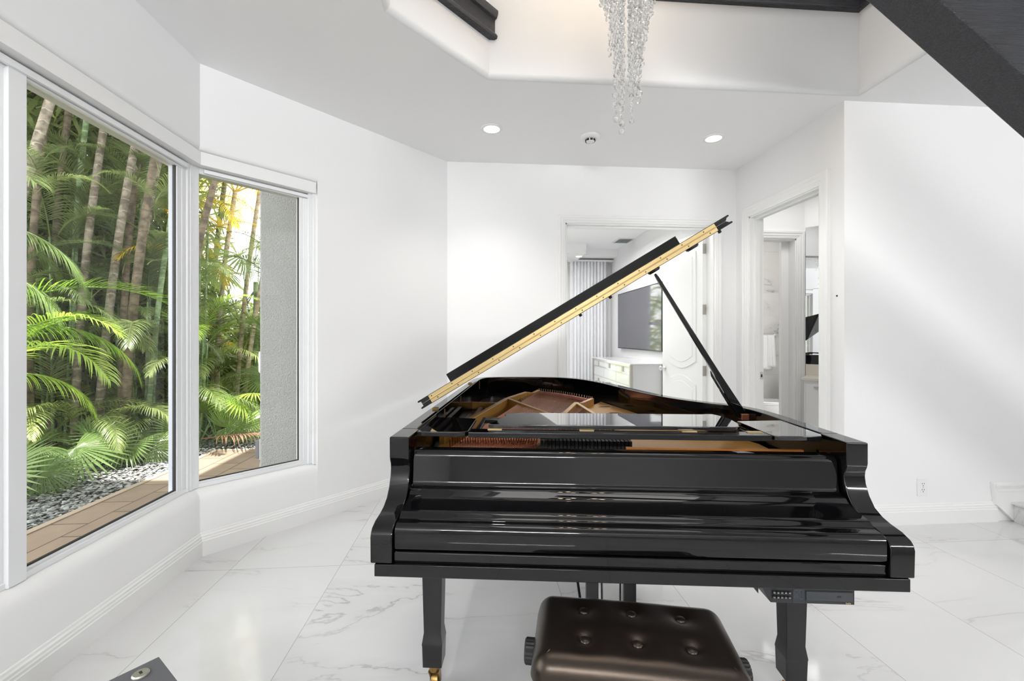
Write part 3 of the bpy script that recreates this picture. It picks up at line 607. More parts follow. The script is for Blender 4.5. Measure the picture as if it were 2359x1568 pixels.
for i in range(len(hp)-1): spar(hp[i], hp[i+1], .80, .872, .03)
spar((.03, 1.70), (.281, 1.66), .80, .85, .03); spar((.06, .655), (.84, .655), .83, .862, .02)
pl.build('cast_plate', [GOLD, BLACKIN], GP, bevel=.004, smooth=40)
MB().box(.80, 1.425, .36, .375, .838, .892).box(.06, .50, .345, .36, .838, .868).build('plate_flange', M('gold_flange', S(196, 124, 52), .35, metal=.3), GP)
fe = MB()
for i in range(len(hp)-1):
    p, q = Vector(hp[i]), Vector(hp[i+1]); d = (q-p).normalized(); n = Vector((-d.y, d.x))
    a = p-n*.02; b = q-n*.02; c = p-n*.065; e = q-n*.065; fe.add([(a.x, a.y, .874), (b.x, b.y, .874), (e.x, e.y, .868), (c.x, c.y, .868)], [(0, 1, 2, 3)])
fe.build('felt_strip', FELT, GP, smooth=0)
for i in range(26):
    s_ = i/25*(len(hp)-1); k = min(int(s_), len(hp)-2); p = Vector(hp[k]).lerp(Vector(hp[k+1]), s_-k); MB().tube([(p.x, p.y, .872), (p.x, p.y, .892)], .0035, 6).build('hitch_pin', STEEL, GP)
for i in range(42):
    s_ = i/41*(len(hp)-1); k = min(int(s_), len(hp)-2); p = Vector(hp[k]).lerp(Vector(hp[k+1]), s_-k)
    MB().tube([(.13+.32*i/41, .37, .866), (p.x-.005, p.y-.03, .874)], .0018 if i < 26 else .0014, 5, cap=False).build('bass_string', COPPER, GP)
for i in range(46):
    t_ = i/45; MB().tube([(.46+.40*t_, .42+.04*(i % 3), .858), (.36+.40*t_, 1.98-.45*t_, .862)], .0014, 4, cap=False).build('treble_string', STEEL, GP)
CPIN = M('copper_pins', S(206, 130, 84), .3, metal=.85)
pm = MB().tube([(0, 0, 0), (0, -.004, .046)], .0028, 6).build('tuning_pin', CPIN, GP); pm.location = (.125, .50, .836); cnt = 1; rest = MB()
for r in range(2):
    for i in range(34):
        if i == 0 and r == 0: continue
        x, y = .125+.0105*i+.004*r, .50+.035*r
        if cnt < 100: o_ = pm.copy(); COL.objects.link(o_); o_.location = (x, y, .836); cnt += 1
        else: rest.tube([(x, y, .836), (x, y-.005, .894)], .0032, 5)
bw = MB(); bw.box(.10, .125, .9, 1.62, .80, .83); bw.box(.145, .165, .9, 1.60, .80, .828)
bw.build('bass_bridge', M('bridge_wood', S(156, 96, 62), .35), GP)
for i in range(24): MB().box(.49+.0145*i, .501+.0145*i, .42, .52, .850, .900).build('damper', BLACKIN, GP)
MB().box(.055, 1.439, .26, .33, .78, .862).build('pin_block', BLACKIN, GP)
# --- music shelf
MB().prism([(.056, .252), (.205, .252), (.222, .257), (.234, .270), (.232, .505), (.056, .53)], .949, .966).build('shelf_panel', PIANO, GP, bevel=.003)
MB().prism([(1.262, .270), (1.270, .257), (1.282, .252), (1.395, .252), (1.425, .262), (1.438, .285), (1.438, .53), (1.257, .505)], .949, .966).build('shelf_panel', DESKM, GP, bevel=.003)
MB().box(.236, 1.260, .252, .312, .947, .966).build('desk_rail', PIANO, GP, bevel=.003)
MB().box(.245, .262, .31, .62, .935, .95).box(.262, .33, .56, .60, .935, .952).build('desk_slide', PIANOSAT, GP, bevel=.002); MB().box(1.235, 1.252, .31, .62, .935, .95).box(1.16, 1.24, .44, .50, .94, .966).build('desk_slide', PIANOSAT, GP, bevel=.002)
dk = [(.300, .318), (.320, .311), (1.165, .311), (1.185, .325), (1.205, .38), (1.213, .46), (1.20, .535), (1.185, .565)] + [(1.16, .563), (1.14, .557), (.42, .556)] + [(.385, .552), (.358, .540), (.345, .515), (.352, .485), (.345, .45), (.325, .40)]
MB().prism(dk, .968, .982).build('music_desk', DESKM, GP, bevel=.0025)
for x in (.625, .98, .30, 1.20): MB().box(x, x+.05, .296, .312, .966, .9685).build('desk_hinge', BRASS, GP)
# --- lid, open at 31 degrees
LA = radians(31.05)
LM = Matrix(((cos(LA), 0, -sin(LA), -.006), (0, 1, 0, 0), (sin(LA), 0, cos(LA), .992), (0, 0, 0, 1)))
ld = MB()
lidp = [(.0, .60), (1.485, .60), (1.485, .78)] + cr([(1.46, .88), (1.36, 1.02), (1.24, 1.20), (1.15, 1.42), (1.075, 1.68), (1.0, 1.92), (.90, 2.13), (.75, 2.29), (.55, 2.35), (.28, 2.35), (.08, 2.30), (.005, 2.2)], 5) + [(0, 2.1)]
ld.prism(lidp, 0, .0185, X=LM)
og = [(.0, 0), (1.485, 0), (1.487, .006), (1.482, .0075), (1.474, .009), (1.468, .0155), (1.460, .0182), (.026, .0182), (.018, .0155), (.013, .009), (.004, .0075), (-.002, .006)]
ld.prism(og, .56, .601, axis='y', X=LM)
LID = ld.build('lid', PIANO, GP, bevel=.001, seg=2)
fl = MB(); fl.prism([(t, .0372-n) for t, n in og], .56, .60, axis='y', X=LM); fl.prism([(.0, .599), (1.485, .599), (1.485, .90), (1.45, .92), (.035, .92), (0, .90)], .0190, .0372, X=LM)
FLAP = fl.build('lid_flap', PIANO, GP, bevel=.001)
MB().box(.088, 1.392, .895, .915, .0372, .083, X=LM).build('flap_lip', LIPM, FLAP, bevel=.0015)
hg = MB(); hg.box(.052, 1.418, .5565, .5605, .0022, .0172, X=LM); hg.box(.052, 1.418, .5565, .5605, .0200, .0350, X=LM)
hg.tube([LM @ Vector((.052, .5565, .0186)), LM @ Vector((1.418, .5565, .0186))], .0026, 8)
for i in range(14):
    for n_, off in ((.0095, 0), (.0275, .02)):
        X = LM @ Matrix.Translation((.085+.1*i-off, .5562, n_)) @ Matrix.Rotation(radians(90), 4, 'X'); hg.lathe([(.0028, -.0006), (.0028, .0006), (.001, .001)], 8, 1, X)
hg.build('brass_hinge', [BRASS, M('hinge_screw', S(70, 56, 40), .4, metal=.6)], LID, smooth=30)
def on_lid(t, y, mb, prof, mat, name):
    X = LM @ Matrix.Translation((t, y, 0)); MB().lathe(prof, 20, X=X).build(name, mat, LID)
on_lid(1.19, .80, None, [(.030, .001), (.030, -.008), (.024, -.014), (.01, -.014)], PIANOSAT, 'prop_cup')
on_lid(1.36, .72, None, [(.030, .001), (.030, -.006), (.024, -.012), (.01, -.012)], PIANOSAT, 'prop_cup')
for t, y in ((.93, .66), (.78, .66), (1.45, .62)): on_lid(t, y, None, [(.007, .001), (.007, -.010), (.004, -.012)], RUBBER, 'bumper')
# --- prop
pr = MB(); a = Vector((1.418, .932)); b = Vector((1.022, 1.586)); d = (b-a).normalized(); n = Vector((-d.y, d.x))
def P2(t, w): q = a+(b-a)*t+n*w; return (q.x, q.y)
pr.prism([P2(0, -.020), P2(0, .020), P2(.28, .015), P2(.30, .012), P2(.97, .007), P2(1, .004), P2(1, -.004), P2(.97, -.007), P2(.3, -.013)], .794, .812, axis='y')
PROP = pr.build('lid_prop', PIANO, GP, bevel=.003)
p2 = MB(); p2.prism([P2(.02, .022), P2(.02, .030), P2(.30, .026), P2(.33, .016), P2(.28, .019)], .797, .809, axis='y'); p2.build('short_prop', PIANO, GP, bevel=.001)
MB().box(1.405, 1.445, .785, .82, .915, .945).build('prop_bracket', M('bracket_copper', S(150, 96, 70), .35, metal=.8), GP, bevel=.004)
for y in (.78, 1.22, 2.05): MB().box(.043, .0455, y, y+.012, .895, .955).build('rim_pin', BRASSD, GP)
hb = MB(); hb.box(.004, .028, .70, .725, .966, .974); hb.build('spine_hinge', BRASSD, GP); hb2 = MB(); hb2.box(.004, .028, 1.75, 1.78, .966, .974); hb2.build('spine_hinge', BRASSD, GP)
# --- legs
def leg(cx_, cy_):
    m = MB(); rings = []
    for z, hw in ((.598, .0385), (.585, .0385), (.24, .031), (.20, .037), (.195, .036), (.118, .034)): rings.append([(cx_+sx*hw, cy_+sy*hw, z) for sx, sy in ((-1, -1), (1, -1), (1, 1), (-1, 1))])
    loft(m, rings); l = m.build('leg', PIANOSAT, GP, bevel=.002)
    c = MB(); c.lathe([(.018, .088), (.018, .118)], 16, X=Matrix.Translation((cx_, cy_, 0)))
    c.prism([(cy_-.018, .09), (cy_+.018, .09), (cy_+.034, .045), (cy_+.034, .028), (cy_+.02, .028), (cy_+.004, .06)], cx_-.019, cx_-.014, axis='x'); c.prism([(cy_-.018, .09), (cy_+.018, .09), (cy_+.034, .045), (cy_+.034, .028), (cy_+.02, .028), (cy_+.004, .06)], cx_+.014, cx_+.019, axis='x')
    c.lathe([(.034, -.012), (.035, 0), (.034, .012)], 24, X=Matrix.Translation((cx_, cy_+.027, .035)) @ Matrix.Rotation(radians(90), 4, 'Y')); c.build('caster', BRASSD, l, bevel=.001)
leg(.1025, .319); leg(1.358, .319); leg(.45, 2.05)
ly = MB(); ly.box(.665, .712, .44, .475, .14, .598); ly.box(.808, .855, .44, .475, .14, .598); ly.box(.62, .90, .41, .51, .06, .14)
LY = ly.build('pedal_lyre', PIANOSAT, GP, bevel=.003)
for x in (.69, .76, .83): MB().prism([(.24, .048), (.27, .058), (.41, .088), (.41, .094), (.27, .066), (.24, .056)], x-.02, x+.02, axis='x').build('pedal', BRASS, LY, bevel=.003)
rd = MB(); rd.tube([(.728, .45, .14), (.722, .45, .598)], .004); rd.tube([(.795, .45, .14), (.797, .45, .598)], .004); rd.tube([(.67, .50, .10), (.60, .95, .62)], .006); rd.tube([(.85, .50, .10), (.92, .95, .62)], .006)
rd.build('lyre_rod', PIANOSAT, LY)
# --- disc player box under the keybed
cu_ = MB(); cu_.prism([(1.106, .5975), (1.362, .5975), (1.362, .546), (1.134, .546)], .022, .22, axis='y'); CU = cu_.build('player_control_box', M('black_plastic', rgb(.012, .013, .015), .4), GP, bevel=.0015)
MB().prism([(1.078, .598), (1.100, .598), (1.100, .570)], .022, .20, axis='y').build('mounting_bracket', PIANOSAT, GP)
BTN = M('grey_button_face', rgb(.22, .22, .22), .5); BL = M('blank_black', rgb(.004, .004, .005), .3)
for r in range(2):
    for k in range(5):
        bb_ = MB(); bb_.box(1.138+.0105*k, 1.1465+.0105*k, .018, .022, .5805-.0135*r-.008, .5805-.0135*r); o_ = bb_.build('button', BL, CU, bevel=.0006)
        MB().box(1.1395+.0105*k, 1.145+.0105*k, .0174, .018, .5805-.0135*r-.006, .5805-.0135*r-.003).build('symbol', BTN, o_)
dp = MB(); dp.box(1.193, 1.225, .0205, .022, .550, .594); DP = dp.build('display', M('display_glass', rgb(.02, .024, .03), .15), CU)
sg7 = MB()
for x in (1.198, 1.212):
    for z in (.560, .572, .584): sg7.box(x, x+.008, .0200, .0205, z-.0008, z+.0008)
    for z in (.561, .573):
        for xx in (x-.0008, x+.0080): sg7.box(xx, xx+.0012, .0200, .0205, z, z+.010)
sg7.build('digits', M('unlit_segment', rgb(.045, .05, .058), .4), DP)
ty = MB(); ty.box(1.230, 1.356, .0195, .022, .556, .5815); TY = ty.build('disc_tray', M('tray_plastic', rgb(.03, .033, .037), .4), CU, bevel=.0008)
sl_ = MB(); sl_.box(1.229, 1.357, .0205, .022, .5822, .5838); sl_.build('slot', BL, CU)
MB().box(1.313, 1.324, .0180, .0195, .566, .572).build('eject_button', BL, TY, bevel=.001)
gm = MB()
for k in range(9): gm.box(1.227+.002*k, 1.2283+.002*k, .0212, .022, .588, .5915+.0012*((k*5) % 3 == 0))
for k in range(7): gm.box(1.338+.002*k, 1.3393+.002*k, .0212, .022, .5485, .5515+.0012*((k*3) % 4 == 0))
gm.build('gold_lettering', BRASS, CU)

# ------------------------------------------------------------------ piano bench
bc = PX @ Vector((.738, -.033, 0)); BA = PA+radians(-5.0)
BN = tag(empty('piano_bench', (bc.x, bc.y, 0), BA), 'black tufted leather piano bench in front of the keyboard', 'bench')
HW, HD = .268, .157
btn = [(i*.136+.004, j*.0625+.004) for i in (-1, 0, 1) for j in (-1, 1)]
def cush(x, y):
    z = .492+.012*(1-(x/HW)**2)*(1-(y/HD)**2)
    for bx_, by_ in btn:
        r2 = (x-bx_)**2+(y-by_)**2; z -= .007*math.exp(-r2/(2*.013**2))+.0075*math.exp(-r2/(2*.030**2))
    return z
cm = MB(); nx, ny = 84, 52; g_ = []
def edge(u):  # parameter -1..1 -> clustered near borders
    return math.sin(u*pi/2)
rows = []
for j in range(ny+1):
    y = HD*(-1+2*j/ny)
    for i in range(nx+1):
        x = HW*(-1+2*i/nx); ex = max(0, abs(x)-(HW-.045))/.045; ey = max(0, abs(y)-(HD-.045))/.045; rr = min(1, sqrt(ex*ex+ey*ey))
        z = cush(x, y)-.045*(1-sqrt(max(0, 1-rr*rr*.98)))
        k = 1-.012*rr; cxr = x; cyr = y
        if ex > 0 and ey > 0 and hypot(ex, ey) > 1:
            h_ = hypot(ex, ey); cxr = math.copysign(HW-.045+.045*ex/h_, x); cyr = math.copysign(HD-.045+.045*ey/h_, y)
        g_.append((cxr, cyr, z))
cm.add(g_, [(j*(nx+1)+i, j*(nx+1)+i+1, (j+1)*(nx+1)+i+1, (j+1)*(nx+1)+i) for j in range(ny) for i in range(nx)])
border = [i for i in range(nx+1)]+[j*(nx+1)+nx for j in range(1, ny+1)]+[ny*(nx+1)+i for i in range(nx-1, -1, -1)]+[j*(nx+1) for j in range(ny-1, 0, -1)]
prev = border; base = len(cm.v)
for dz, bul in ((.435, .004), (.424, .001), (.418, -.010)):
    b0 = len(cm.v)
    for k in border:
        x, y, z = cm.v[k]; cm.v.append((x*(1+bul/HW), y*(1+bul/HD), dz))
    cur = list(range(b0, b0+len(border))); m_ = len(border)
    for k in range(m_): cm.f.append((prev[k], prev[(k+1) % m_], cur[(k+1) % m_], cur[k])); cm.m.append(0)
    prev = cur
cm.f.append(tuple(prev)); cm.m.append(0)
CUSH = cm.build('cushion', LEATHER, BN, smooth=70)
for bx_, by_ in btn: MB().lathe([(.0135, -.004), (.0148, .003), (.0128, .007), (.007, .0095), (.001, .0102)], 20, X=Matrix.Translation((bx_, by_, cush(bx_, by_)+.001))).build('button', LEATHER, CUSH, smooth=60)
for sx, sy in ((-1, -1), (1, -1), (1, 1), (-1, 1)):
    MB().tube([(sx*(HW-.012), sy*(HD-.012), .4535), (sx*(HW-.03), sy*(HD-.03), .4865), (sx*(HW-.045), sy*(HD-.045), .4955)], .0012, 5).build('seam', LEATHER, CUSH)
MB().box(-.245, .245, -.135, .135, .345, .418).build('frame', PIANOSAT, BN, bevel=.004)
for sx, sy in ((-1, -1), (1, -1), (1, 1), (-1, 1)):
    m = MB(); loft(m, [[(sx*.218+a*w, sy*.108+b*w, z) for a, b in ((-1, -1), (1, -1), (1, 1), (-1, 1))] for z, w in ((.345, .026), (.0, .018))]); m.build('leg', PIANOSAT, BN, bevel=.003)
for sx in (-1, 1):
    kb = MB(); X = Matrix.Translation((sx*.245, .0, .405)) @ Matrix.Rotation(sx*radians(90), 4, 'Y')
    kb.lathe([(.012, 0), (.012, .022)], 12, X=X); vs = []
    k = 40; prof = [(.030, .020), (.033, .024), (.033, .050), (.029, .054)]
    rings = [[tuple(X @ Vector(((r-(.002 if j % 2 else 0))*cos(2*pi*j/k), (r-(.002 if j % 2 else 0))*sin(2*pi*j/k), z))) for j in range(k)] for r, z in prof]
    loft(kb, rings); kb.build('height_knob', RUBBER, BN, smooth=30)

# ------------------------------------------------------------------ dark box in the near corner
BX = tag(empty('floor_box', (-.846, 1.225, 0), atan2(-.648, .762)), 'dark grey box with a round metal fitting on top, standing on the floor', 'box')
# local x runs along one top edge, local -y along the other
MB().box(0, .42, -.36, 0, 0, .45).build('body', GREYBOX, BX, bevel=.002)
ft = MB(); fx = Matrix.Translation((.042, -.048, .45)); ft.lathe([(.0185, 0), (.0185, .003), (.016, .006), (.004, .0062)], 28, X=fx); ft.box(-.006, .006, -.003, .003, .0060, .0066, 1, X=fx)
ft.build('metal_fitting', [NICKEL, BLACKIN], BX)

# ------------------------------------------------------------------ crystal chandelier
ch0 = Vector((.675, 1.954)); rv = Vector((cos(TH), -sin(TH))); fv = Vector((sin(TH), cos(TH)))
CH = tag(empty('chandelier', (ch0.x, ch0.y, 0)), 'hanging chandelier of clear crystal bead strands', 'chandelier')
def bead(mb, c, r, rot):
    n = 8; v = [(0, 0, r*.0+0)]
    X = Matrix.Translation(c) @ Matrix.Rotation(rot, 4, 'Z')
    ringo = [(r*cos(2*pi*j/n+pi/8), 0, r*sin(2*pi*j/n+pi/8)) for j in range(n)]
    f1 = [(r*.55*cos(2*pi*j/n+pi/8), r*.42, r*.55*sin(2*pi*j/n+pi/8)) for j in range(n)]; f2 = [(x, -y, z) for x, y, z in f1]
    v = ringo+f1+f2; fs = []
    for j in range(n):
        k = (j+1) % n; fs += [(j, k, 8+k, 8+j), (k, j, 16+j, 16+k)]
    fs += [tuple(range(8, 16)), tuple(range(23, 15, -1))]; mb.add(v, fs, 0, X)
strands = [(1384, 18, .008), (1392, 26, .008), (1397, 50, .009), (1405, 132, .009), (1411, 120, .008), (1418, 284, .0135), (1424, 206, .008), (1416, 200, .007), (1432, 310, .0125), (1437, 232, .008), (1431, 226, .007), (1428, 60, .008), (1449, 224, .008), (1455, 285, .0095), (1460, 224, .008), (1451, 190, .008), (1472, 240, .0125), (1478, 156, .011), (1474, 180, .008), (1483, 118, .010), (1489, 96, .009), (1486, 60, .009), (1496, 42, .009), (1503, 36, .008), (1508, 10, .008), (1466, 160, .008), (1429, 170, .008), (1400, 30, .009), (1408, 70, .009), (1421, 150, .009), (1451, 120, .009), (1463, 210, .009), (1470, 120, .009), (1476, 90, .008), (1492, 60, .009), (1499, 20, .009), (1453, 60, .009), (1434, 100, .009), (1388, 10, .009)]
for q, (sx, sy, br) in enumerate(strands):
    br *= 1.28; dep = .10*sin(q*2.4); off = ((sx-1179.5)*(2+dep)-(1443-1179.5)*2)/1005; zb = 1.3+(773-sy)/1005*(2+dep)
    m = MB(); z = zb+br; x = off*rv.x+dep*fv.x; y = off*rv.y+dep*fv.y; k = 0
    while z < 3.45:
        r = br if k < 5 or br < .0105 else .0085
        bead(m, (x, y, z), r, q*.7+k*.9); z += r*2.02+.0012; k += 1
    m.tube([(x, y, zb+.01), (x, y, 3.50)], .0005, 4, 1)
    m.build('crystal_strand', [CRYSTAL, CHROME], CH, smooth=0)
MB().lathe([(.30, 3.50), (.30, 3.53), (.02, 3.56), (.012, 3.6), (.012, 5.55), (.07, 5.57), (.07, 5.60)], 40).build('canopy', CHROME, CH)
for k in range(6):
    a = 2*pi*k/6; MB().lathe([(.004, 3.405), (.016, 3.42), (.02, 3.44), (.016, 3.46), (.01, 3.50)], 14, X=Matrix.Translation((.19*cos(a), .19*sin(a), 0))).build('bulb', BULB, CH)
# ------------------------------------------------------------------ garden outside
ZG = -.05
struct(MB().box(-3.05, -1.86, -3, 5.35, ZG-.1, ZG).box(-1.86, .2, 2.9, 5.35, ZG-.1, ZG-.002).build('path', PAVERS, smooth=0), 'brown brick paver path outside the windows', 'path')
struct(MB().box(-3.11, -3.05, -3, 5.41, ZG-.1, ZG+.008).box(-3.05, .2, 5.35, 5.41, ZG-.1, ZG+.008).build('trim_path_edge', M('path_edge_stone', S(160, 142, 126), .9), smooth=0))
struct(MB().box(-14, -3.11, -3, 14, ZG-.12, ZG-.03).box(-3.11, .2, 5.41, 14, ZG-.12, ZG-.03).build('ground', SOIL, smooth=0), 'dark planted ground behind the gravel', 'ground')
gv = MB(); R = random.Random(3)
ph = [(1, 0, 0), (.3, .95, 0), (-.8, .6, 0), (-.8, -.6, 0), (.3, -.95, 0), (.1, 0, .6), (.0, .0, -.4)]
pf = [(0, 1, 5), (1, 2, 5), (2, 3, 5), (3, 4, 5), (4, 0, 5), (1, 0, 6), (2, 1, 6), (3, 2, 6), (4, 3, 6), (0, 4, 6)]
def pebbles(n, x0, x1, y0, y1):
    for _ in range(n):
        s = R.uniform(.011, .027); X = Matrix.Translation((R.uniform(x0, x1), R.uniform(y0, y1), ZG-.02+R.uniform(0, .03))) @ Matrix.Rotation(R.uniform(0, 6.3), 4, 'Z') @ Matrix.Rotation(R.uniform(-.5, .5), 4, 'X') @ Matrix.Diagonal((s, s*R.uniform(.5, .9), s*R.uniform(.35, .7), 1)); gv.add(ph, pf, 0, X)
pebbles(9500, -4.25, -3.12, 2.2, 5.9); pebbles(2200, -3.12, -1.7, 5.42, 6.6)
o = gv.build('gravel', PEBBLE, smooth=0); tag(o, 'loose grey pebbles along the paver path', 'gravel', kind='stuff')
# stucco wall end with its boxes, and an unseen slab added for shade
pw = MB(); pw.prism([(-1.855, 3.86), (-1.84, 3.845), (-.6, 3.845), (-.6, 4.7), (-1.855, 4.7)], ZG, 3.3)
struct(pw.build('wall_stucco_pillar', STUCCO, bevel=.01), 'grey stucco pillar outside the narrow window', 'pillar')
struct(MB().box(-3.6, -1.6, -3.3, 3.3, 3.25, 3.35).box(-2.1, -.4, 2.9, 4.4, 3.30, 3.36).build('shade_slab', CEIL, smooth=0))  # unseen slab added to keep sun off path, gravel and pillar
ub = tag(empty('utility_box', (-1.855, 4.0, 1.07)), 'white rounded utility box high on the stucco pillar', 'utility box')
MB().box(-.055, 0, -.07, .07, -.10, .10).build('housing', PLASTIC, ub, bevel=.025, seg=3); MB().box(-.006, 0, -.08, .08, -.11, .11).build('back_plate', GREYPL, ub, bevel=.002)
eb = tag(empty('outdoor_socket', (-1.855, 4.0, .31)), 'grey weatherproof socket box low on the stucco pillar', 'socket box')
MB().box(-.05, 0, -.055, .055, -.09, .09).build('housing', GREYPL, eb, bevel=.006); MB().box(-.085, -.05, -.05, .05, -.08, .08).build('cover', M('dark_cover', rgb(.16, .16, .17), .5), eb, bevel=.008)
cb_ = MB(); cb_.tube(cr([(-.05, 0, -.085), (-.065, .0, -.16), (-.03, -.02, -.24), (-.02, -.02, -.34)], 6), .005, 6); cb_.build('cable', GREYPL, eb)

# --- palm parts
def frond_mesh(name, Lr, e0, e1, leaf, npair, seed, droop=.5, mat=None, vee=.35, width=.015):
    """feather frond growing along +x from the origin"""
    r = random.Random(seed); m = MB(); pts = []; p = Vector((0, 0, 0)); ns = 22
    for i in range(ns+1):
        pts.append(p.copy()); t = i/ns; e = e0+(e1-e0)*t**1.15; p = p+Vector((cos(e), 0, sin(e)))*Lr/ns
    m.tube(pts, [.011*(1-.8*i/ns) for i in range(ns+1)], 5)
    for i in range(npair):
        t = .12+.88*i/(npair-1); q = t*ns; k = min(int(q), ns-1); c = pts[k].lerp(pts[k+1], q-k); d = (pts[k+1]-pts[k]).normalized(); up = Vector((-d.z, 0, d.x))
        ll = leaf*(sin(pi*(.16+.80*t)))**.6*r.uniform(.88, 1.08)
        for sd in (-1, 1):
            a = radians(62-34*t)+r.uniform(-.07, .07)
            dirv = (d*cos(a)+Vector((0, sd, 0))*sin(a)+up*(vee*r.uniform(.6, 1.2))).normalized()
            side = dirv.cross(up).normalized(); w = width*r.uniform(.8, 1.15); pos = c.copy(); v = []; dv = dirv.copy(); nsg = 4
            for s_ in range(nsg+1):
                ww = w*(.55, 1, .9, .55, .03)[s_]; v += [pos-side*ww/2, pos+side*ww/2]
                dv = (dv+Vector((0, 0, -1))*droop*(.18+.22*s_)).normalized(); pos = pos+dv*ll/nsg
            m.add(v, [(2*s_, 2*s_+1, 2*s_+3, 2*s_+2) for s_ in range(nsg)])
    me_o = m.build(name, mat or LEAF, smooth=0)
    return me_o
def proto(o):
    me = o.data; bpy.data.objects.remove(o); return me
FR = [proto(frond_mesh('frond', 2.0, radians(62), radians(-42), .52, 62, 1)), proto(frond_mesh('frond', 1.8, radians(48), radians(-62), .48, 56, 2, droop=.6)), proto(frond_mesh('frond', 2.1, radians(74), radians(-20), .50, 64, 3, droop=.45))]
FRB = [proto(frond_mesh('frond', 1.5, radians(55), radians(-48), .40, 42, 5, mat=LEAFB)), proto(frond_mesh('frond', 1.35, radians(70), radians(-30), .38, 38, 6, mat=LEAFB))]
FRD = [proto(frond_mesh('frond', 1.7, radians(66), radians(-30), .46, 44, 8, mat=LEAFD, width=.019)), proto(frond_mesh('frond', 1.5, radians(40), radians(-55), .42, 42, 9, mat=LEAFD, width=.019))]
FRY = [proto(frond_mesh('frond', 1.6, radians(40), radians(-66), .42, 40, 11, mat=LEAFY))]
def put(me, parent, loc, rz, tilt=0, sc=1, name='frond'):
    o = bpy.data.objects.new(name, me); COL.objects.link(o); o.parent = parent; o.location = loc; o.rotation_euler = (0, tilt, rz); o.scale = (sc,)*3; return o
def palm(base, top, r0, r1, mat, label, fr, nfr, seed, group=None, bend=.15, sc=1.0):
    R = random.Random(seed); b = Vector((base[0], base[1], ZG-.03)); t = Vector(top)
    root = tag(empty('palm_tree', b), label, 'palm tree', group)
    pts = []; rs = []; d = t-b
    for i in range(15):
        u = i/14; off = Vector((d.x, d.y, 0)).normalized()*(-bend*sin(pi*u)) if hypot(d.x, d.y) > .01 else Vector((0, 0, 0))
        pts.append(d*u+off); rs.append(r0+(r1-r0)*u**.7+(.35*r0 if i == 0 else 0))
    MB().tube(pts, rs, 12).build('trunk', mat, root, smooth=60)
    for k in range(nfr):
        put(fr[k % len(fr)], root, d*.995, 2*pi*k/nfr+R.uniform(-.3, .3), R.uniform(-.25, .35), sc*R.uniform(.85, 1.15))
    for k in range(6):
        u = R.uniform(.25, .85); put(fr[k % len(fr)], root, d*u, R.uniform(0, 6.28), R.uniform(-.2, .5), sc*R.uniform(.35, .6))
    return root
GA = 'palm trunks seen through the big window'; GB = 'palm trunks seen through the narrow window'
KT = .58
T = [  # base, top, r0, r1, material, label
 ((-4.78, 4.45), (-4.03, 4.75, 4.6), .085, .068, TR_BROWN, 'thick pale-ringed palm leaning right across the big window beside its left frame', 7),
 ((-4.62, 4.88), (-4.42, 5.0, 4.8), .062, .052, TR_DARK, 'straight brown palm just right of the leaning pale-ringed one', 6),
 ((-5.35, 5.5), (-4.95, 5.6, 5.2), .075, .06, TR_DARK, 'dark slim palm behind the straight brown one in the big window', 5),
 ((-4.95, 5.6), (-4.62, 5.65, 4.9), .07, .058, TR_GREEN, 'green-stemmed palm in the middle of the big window', 6),
 ((-4.30, 5.25), (-3.62, 5.2, 4.6), .078, .06, TR_BROWN, 'brown palm leaning right in the centre right of the big window', 6),
 ((-4.22, 5.45), (-3.50, 5.4, 4.5), .082, .062, TR_BROWN, 'thick brown palm leaning right beside the green one near the window stile', 6),
 ((-4.02, 5.6), (-3.36, 5.5, 4.4), .05, .045, TR_GREEN, 'slim bluish green palm leaning right near the window stile', 5),
 ((-3.98, 5.2), (-3.40, 5.15, 4.4), .09, .06, TR_DARK, 'dark palm leaning furthest right across the big window above the fan palms', 5),
 ((-3.62, 5.42), (-3.05, 5.5, 3.6), .07, .06, TR_DARK, 'dark palm leaning towards the stile of the big window, above the small fan palm', 5),
 ((-5.1, 5.0), (-5.05, 5.1, 4.9), .06, .05, TR_DARK, 'thin upright palm low behind the bright arching fronds', 5),
 ((-4.55, 5.35), (-4.45, 5.4, 4.4), .055, .045, TR_GREEN, 'thin green-grey palm upright behind the left fan palm', 5),
 ((-4.45, 5.15), (-3.95, 5.15, 4.7), .07, .056, TR_BROWN, 'slim pale-ringed palm leaning right in the middle of the big window', 4),
 ((-4.75, 5.25), (-4.50, 5.3, 4.8), .065, .055, TR_DARK, 'straight dark palm between the brown trunk and the green stem in the big window', 4),
 ((-4.35, 5.8), (-3.95, 5.8, 4.7), .06, .05, TR_GREEN, 'greyish green palm half hidden behind the leaning trunks', 4),
 ((-4.1, 5.35), (-3.80, 5.4, 4.5), .07, .055, TR_DARK, 'dark palm stem rising behind the small fan palm in the big window', 4),
 ((-5.2, 4.75), (-4.75, 4.9, 5.0), .065, .052, TR_DARK, 'dark palm just behind the thick pale-ringed one at the left frame', 4),
 ((-5.6, 6.2), (-5.2, 6.3, 5.2), .07, .055, TR_GREEN, 'distant green palm deep in the clump of the big window', 6),
]
for i, (b, t, r0, r1, mt, lb, nf) in enumerate(T): palm(b, t, r0*KT, r1*KT, mt, lb, FR, nf, 20+i, GA, bend=.10, sc=.95)
TB = [((-3.85, 6.75), (-3.62, 6.8, 3.45), .062, .05, TR_PALE, 'pale palm with yellow fronds nearest the post in the narrow window', FRY, 7),
 ((-3.62, 6.78), (-3.10, 6.85, 4.6), .055, .045, TR_PALE, 'slim pale palm in the middle of the narrow window', FR, 6),
 ((-3.50, 6.70), (-2.75, 6.7, 4.2), .055, .042, TR_PALE, 'slim pale palm leaning to the stucco pillar in the narrow window', FR, 6),
 ((-4.25, 7.3), (-4.1, 7.4, 3.8), .07, .055, TR_BROWN, 'brown palm behind the post side of the narrow window', FRY, 7)]
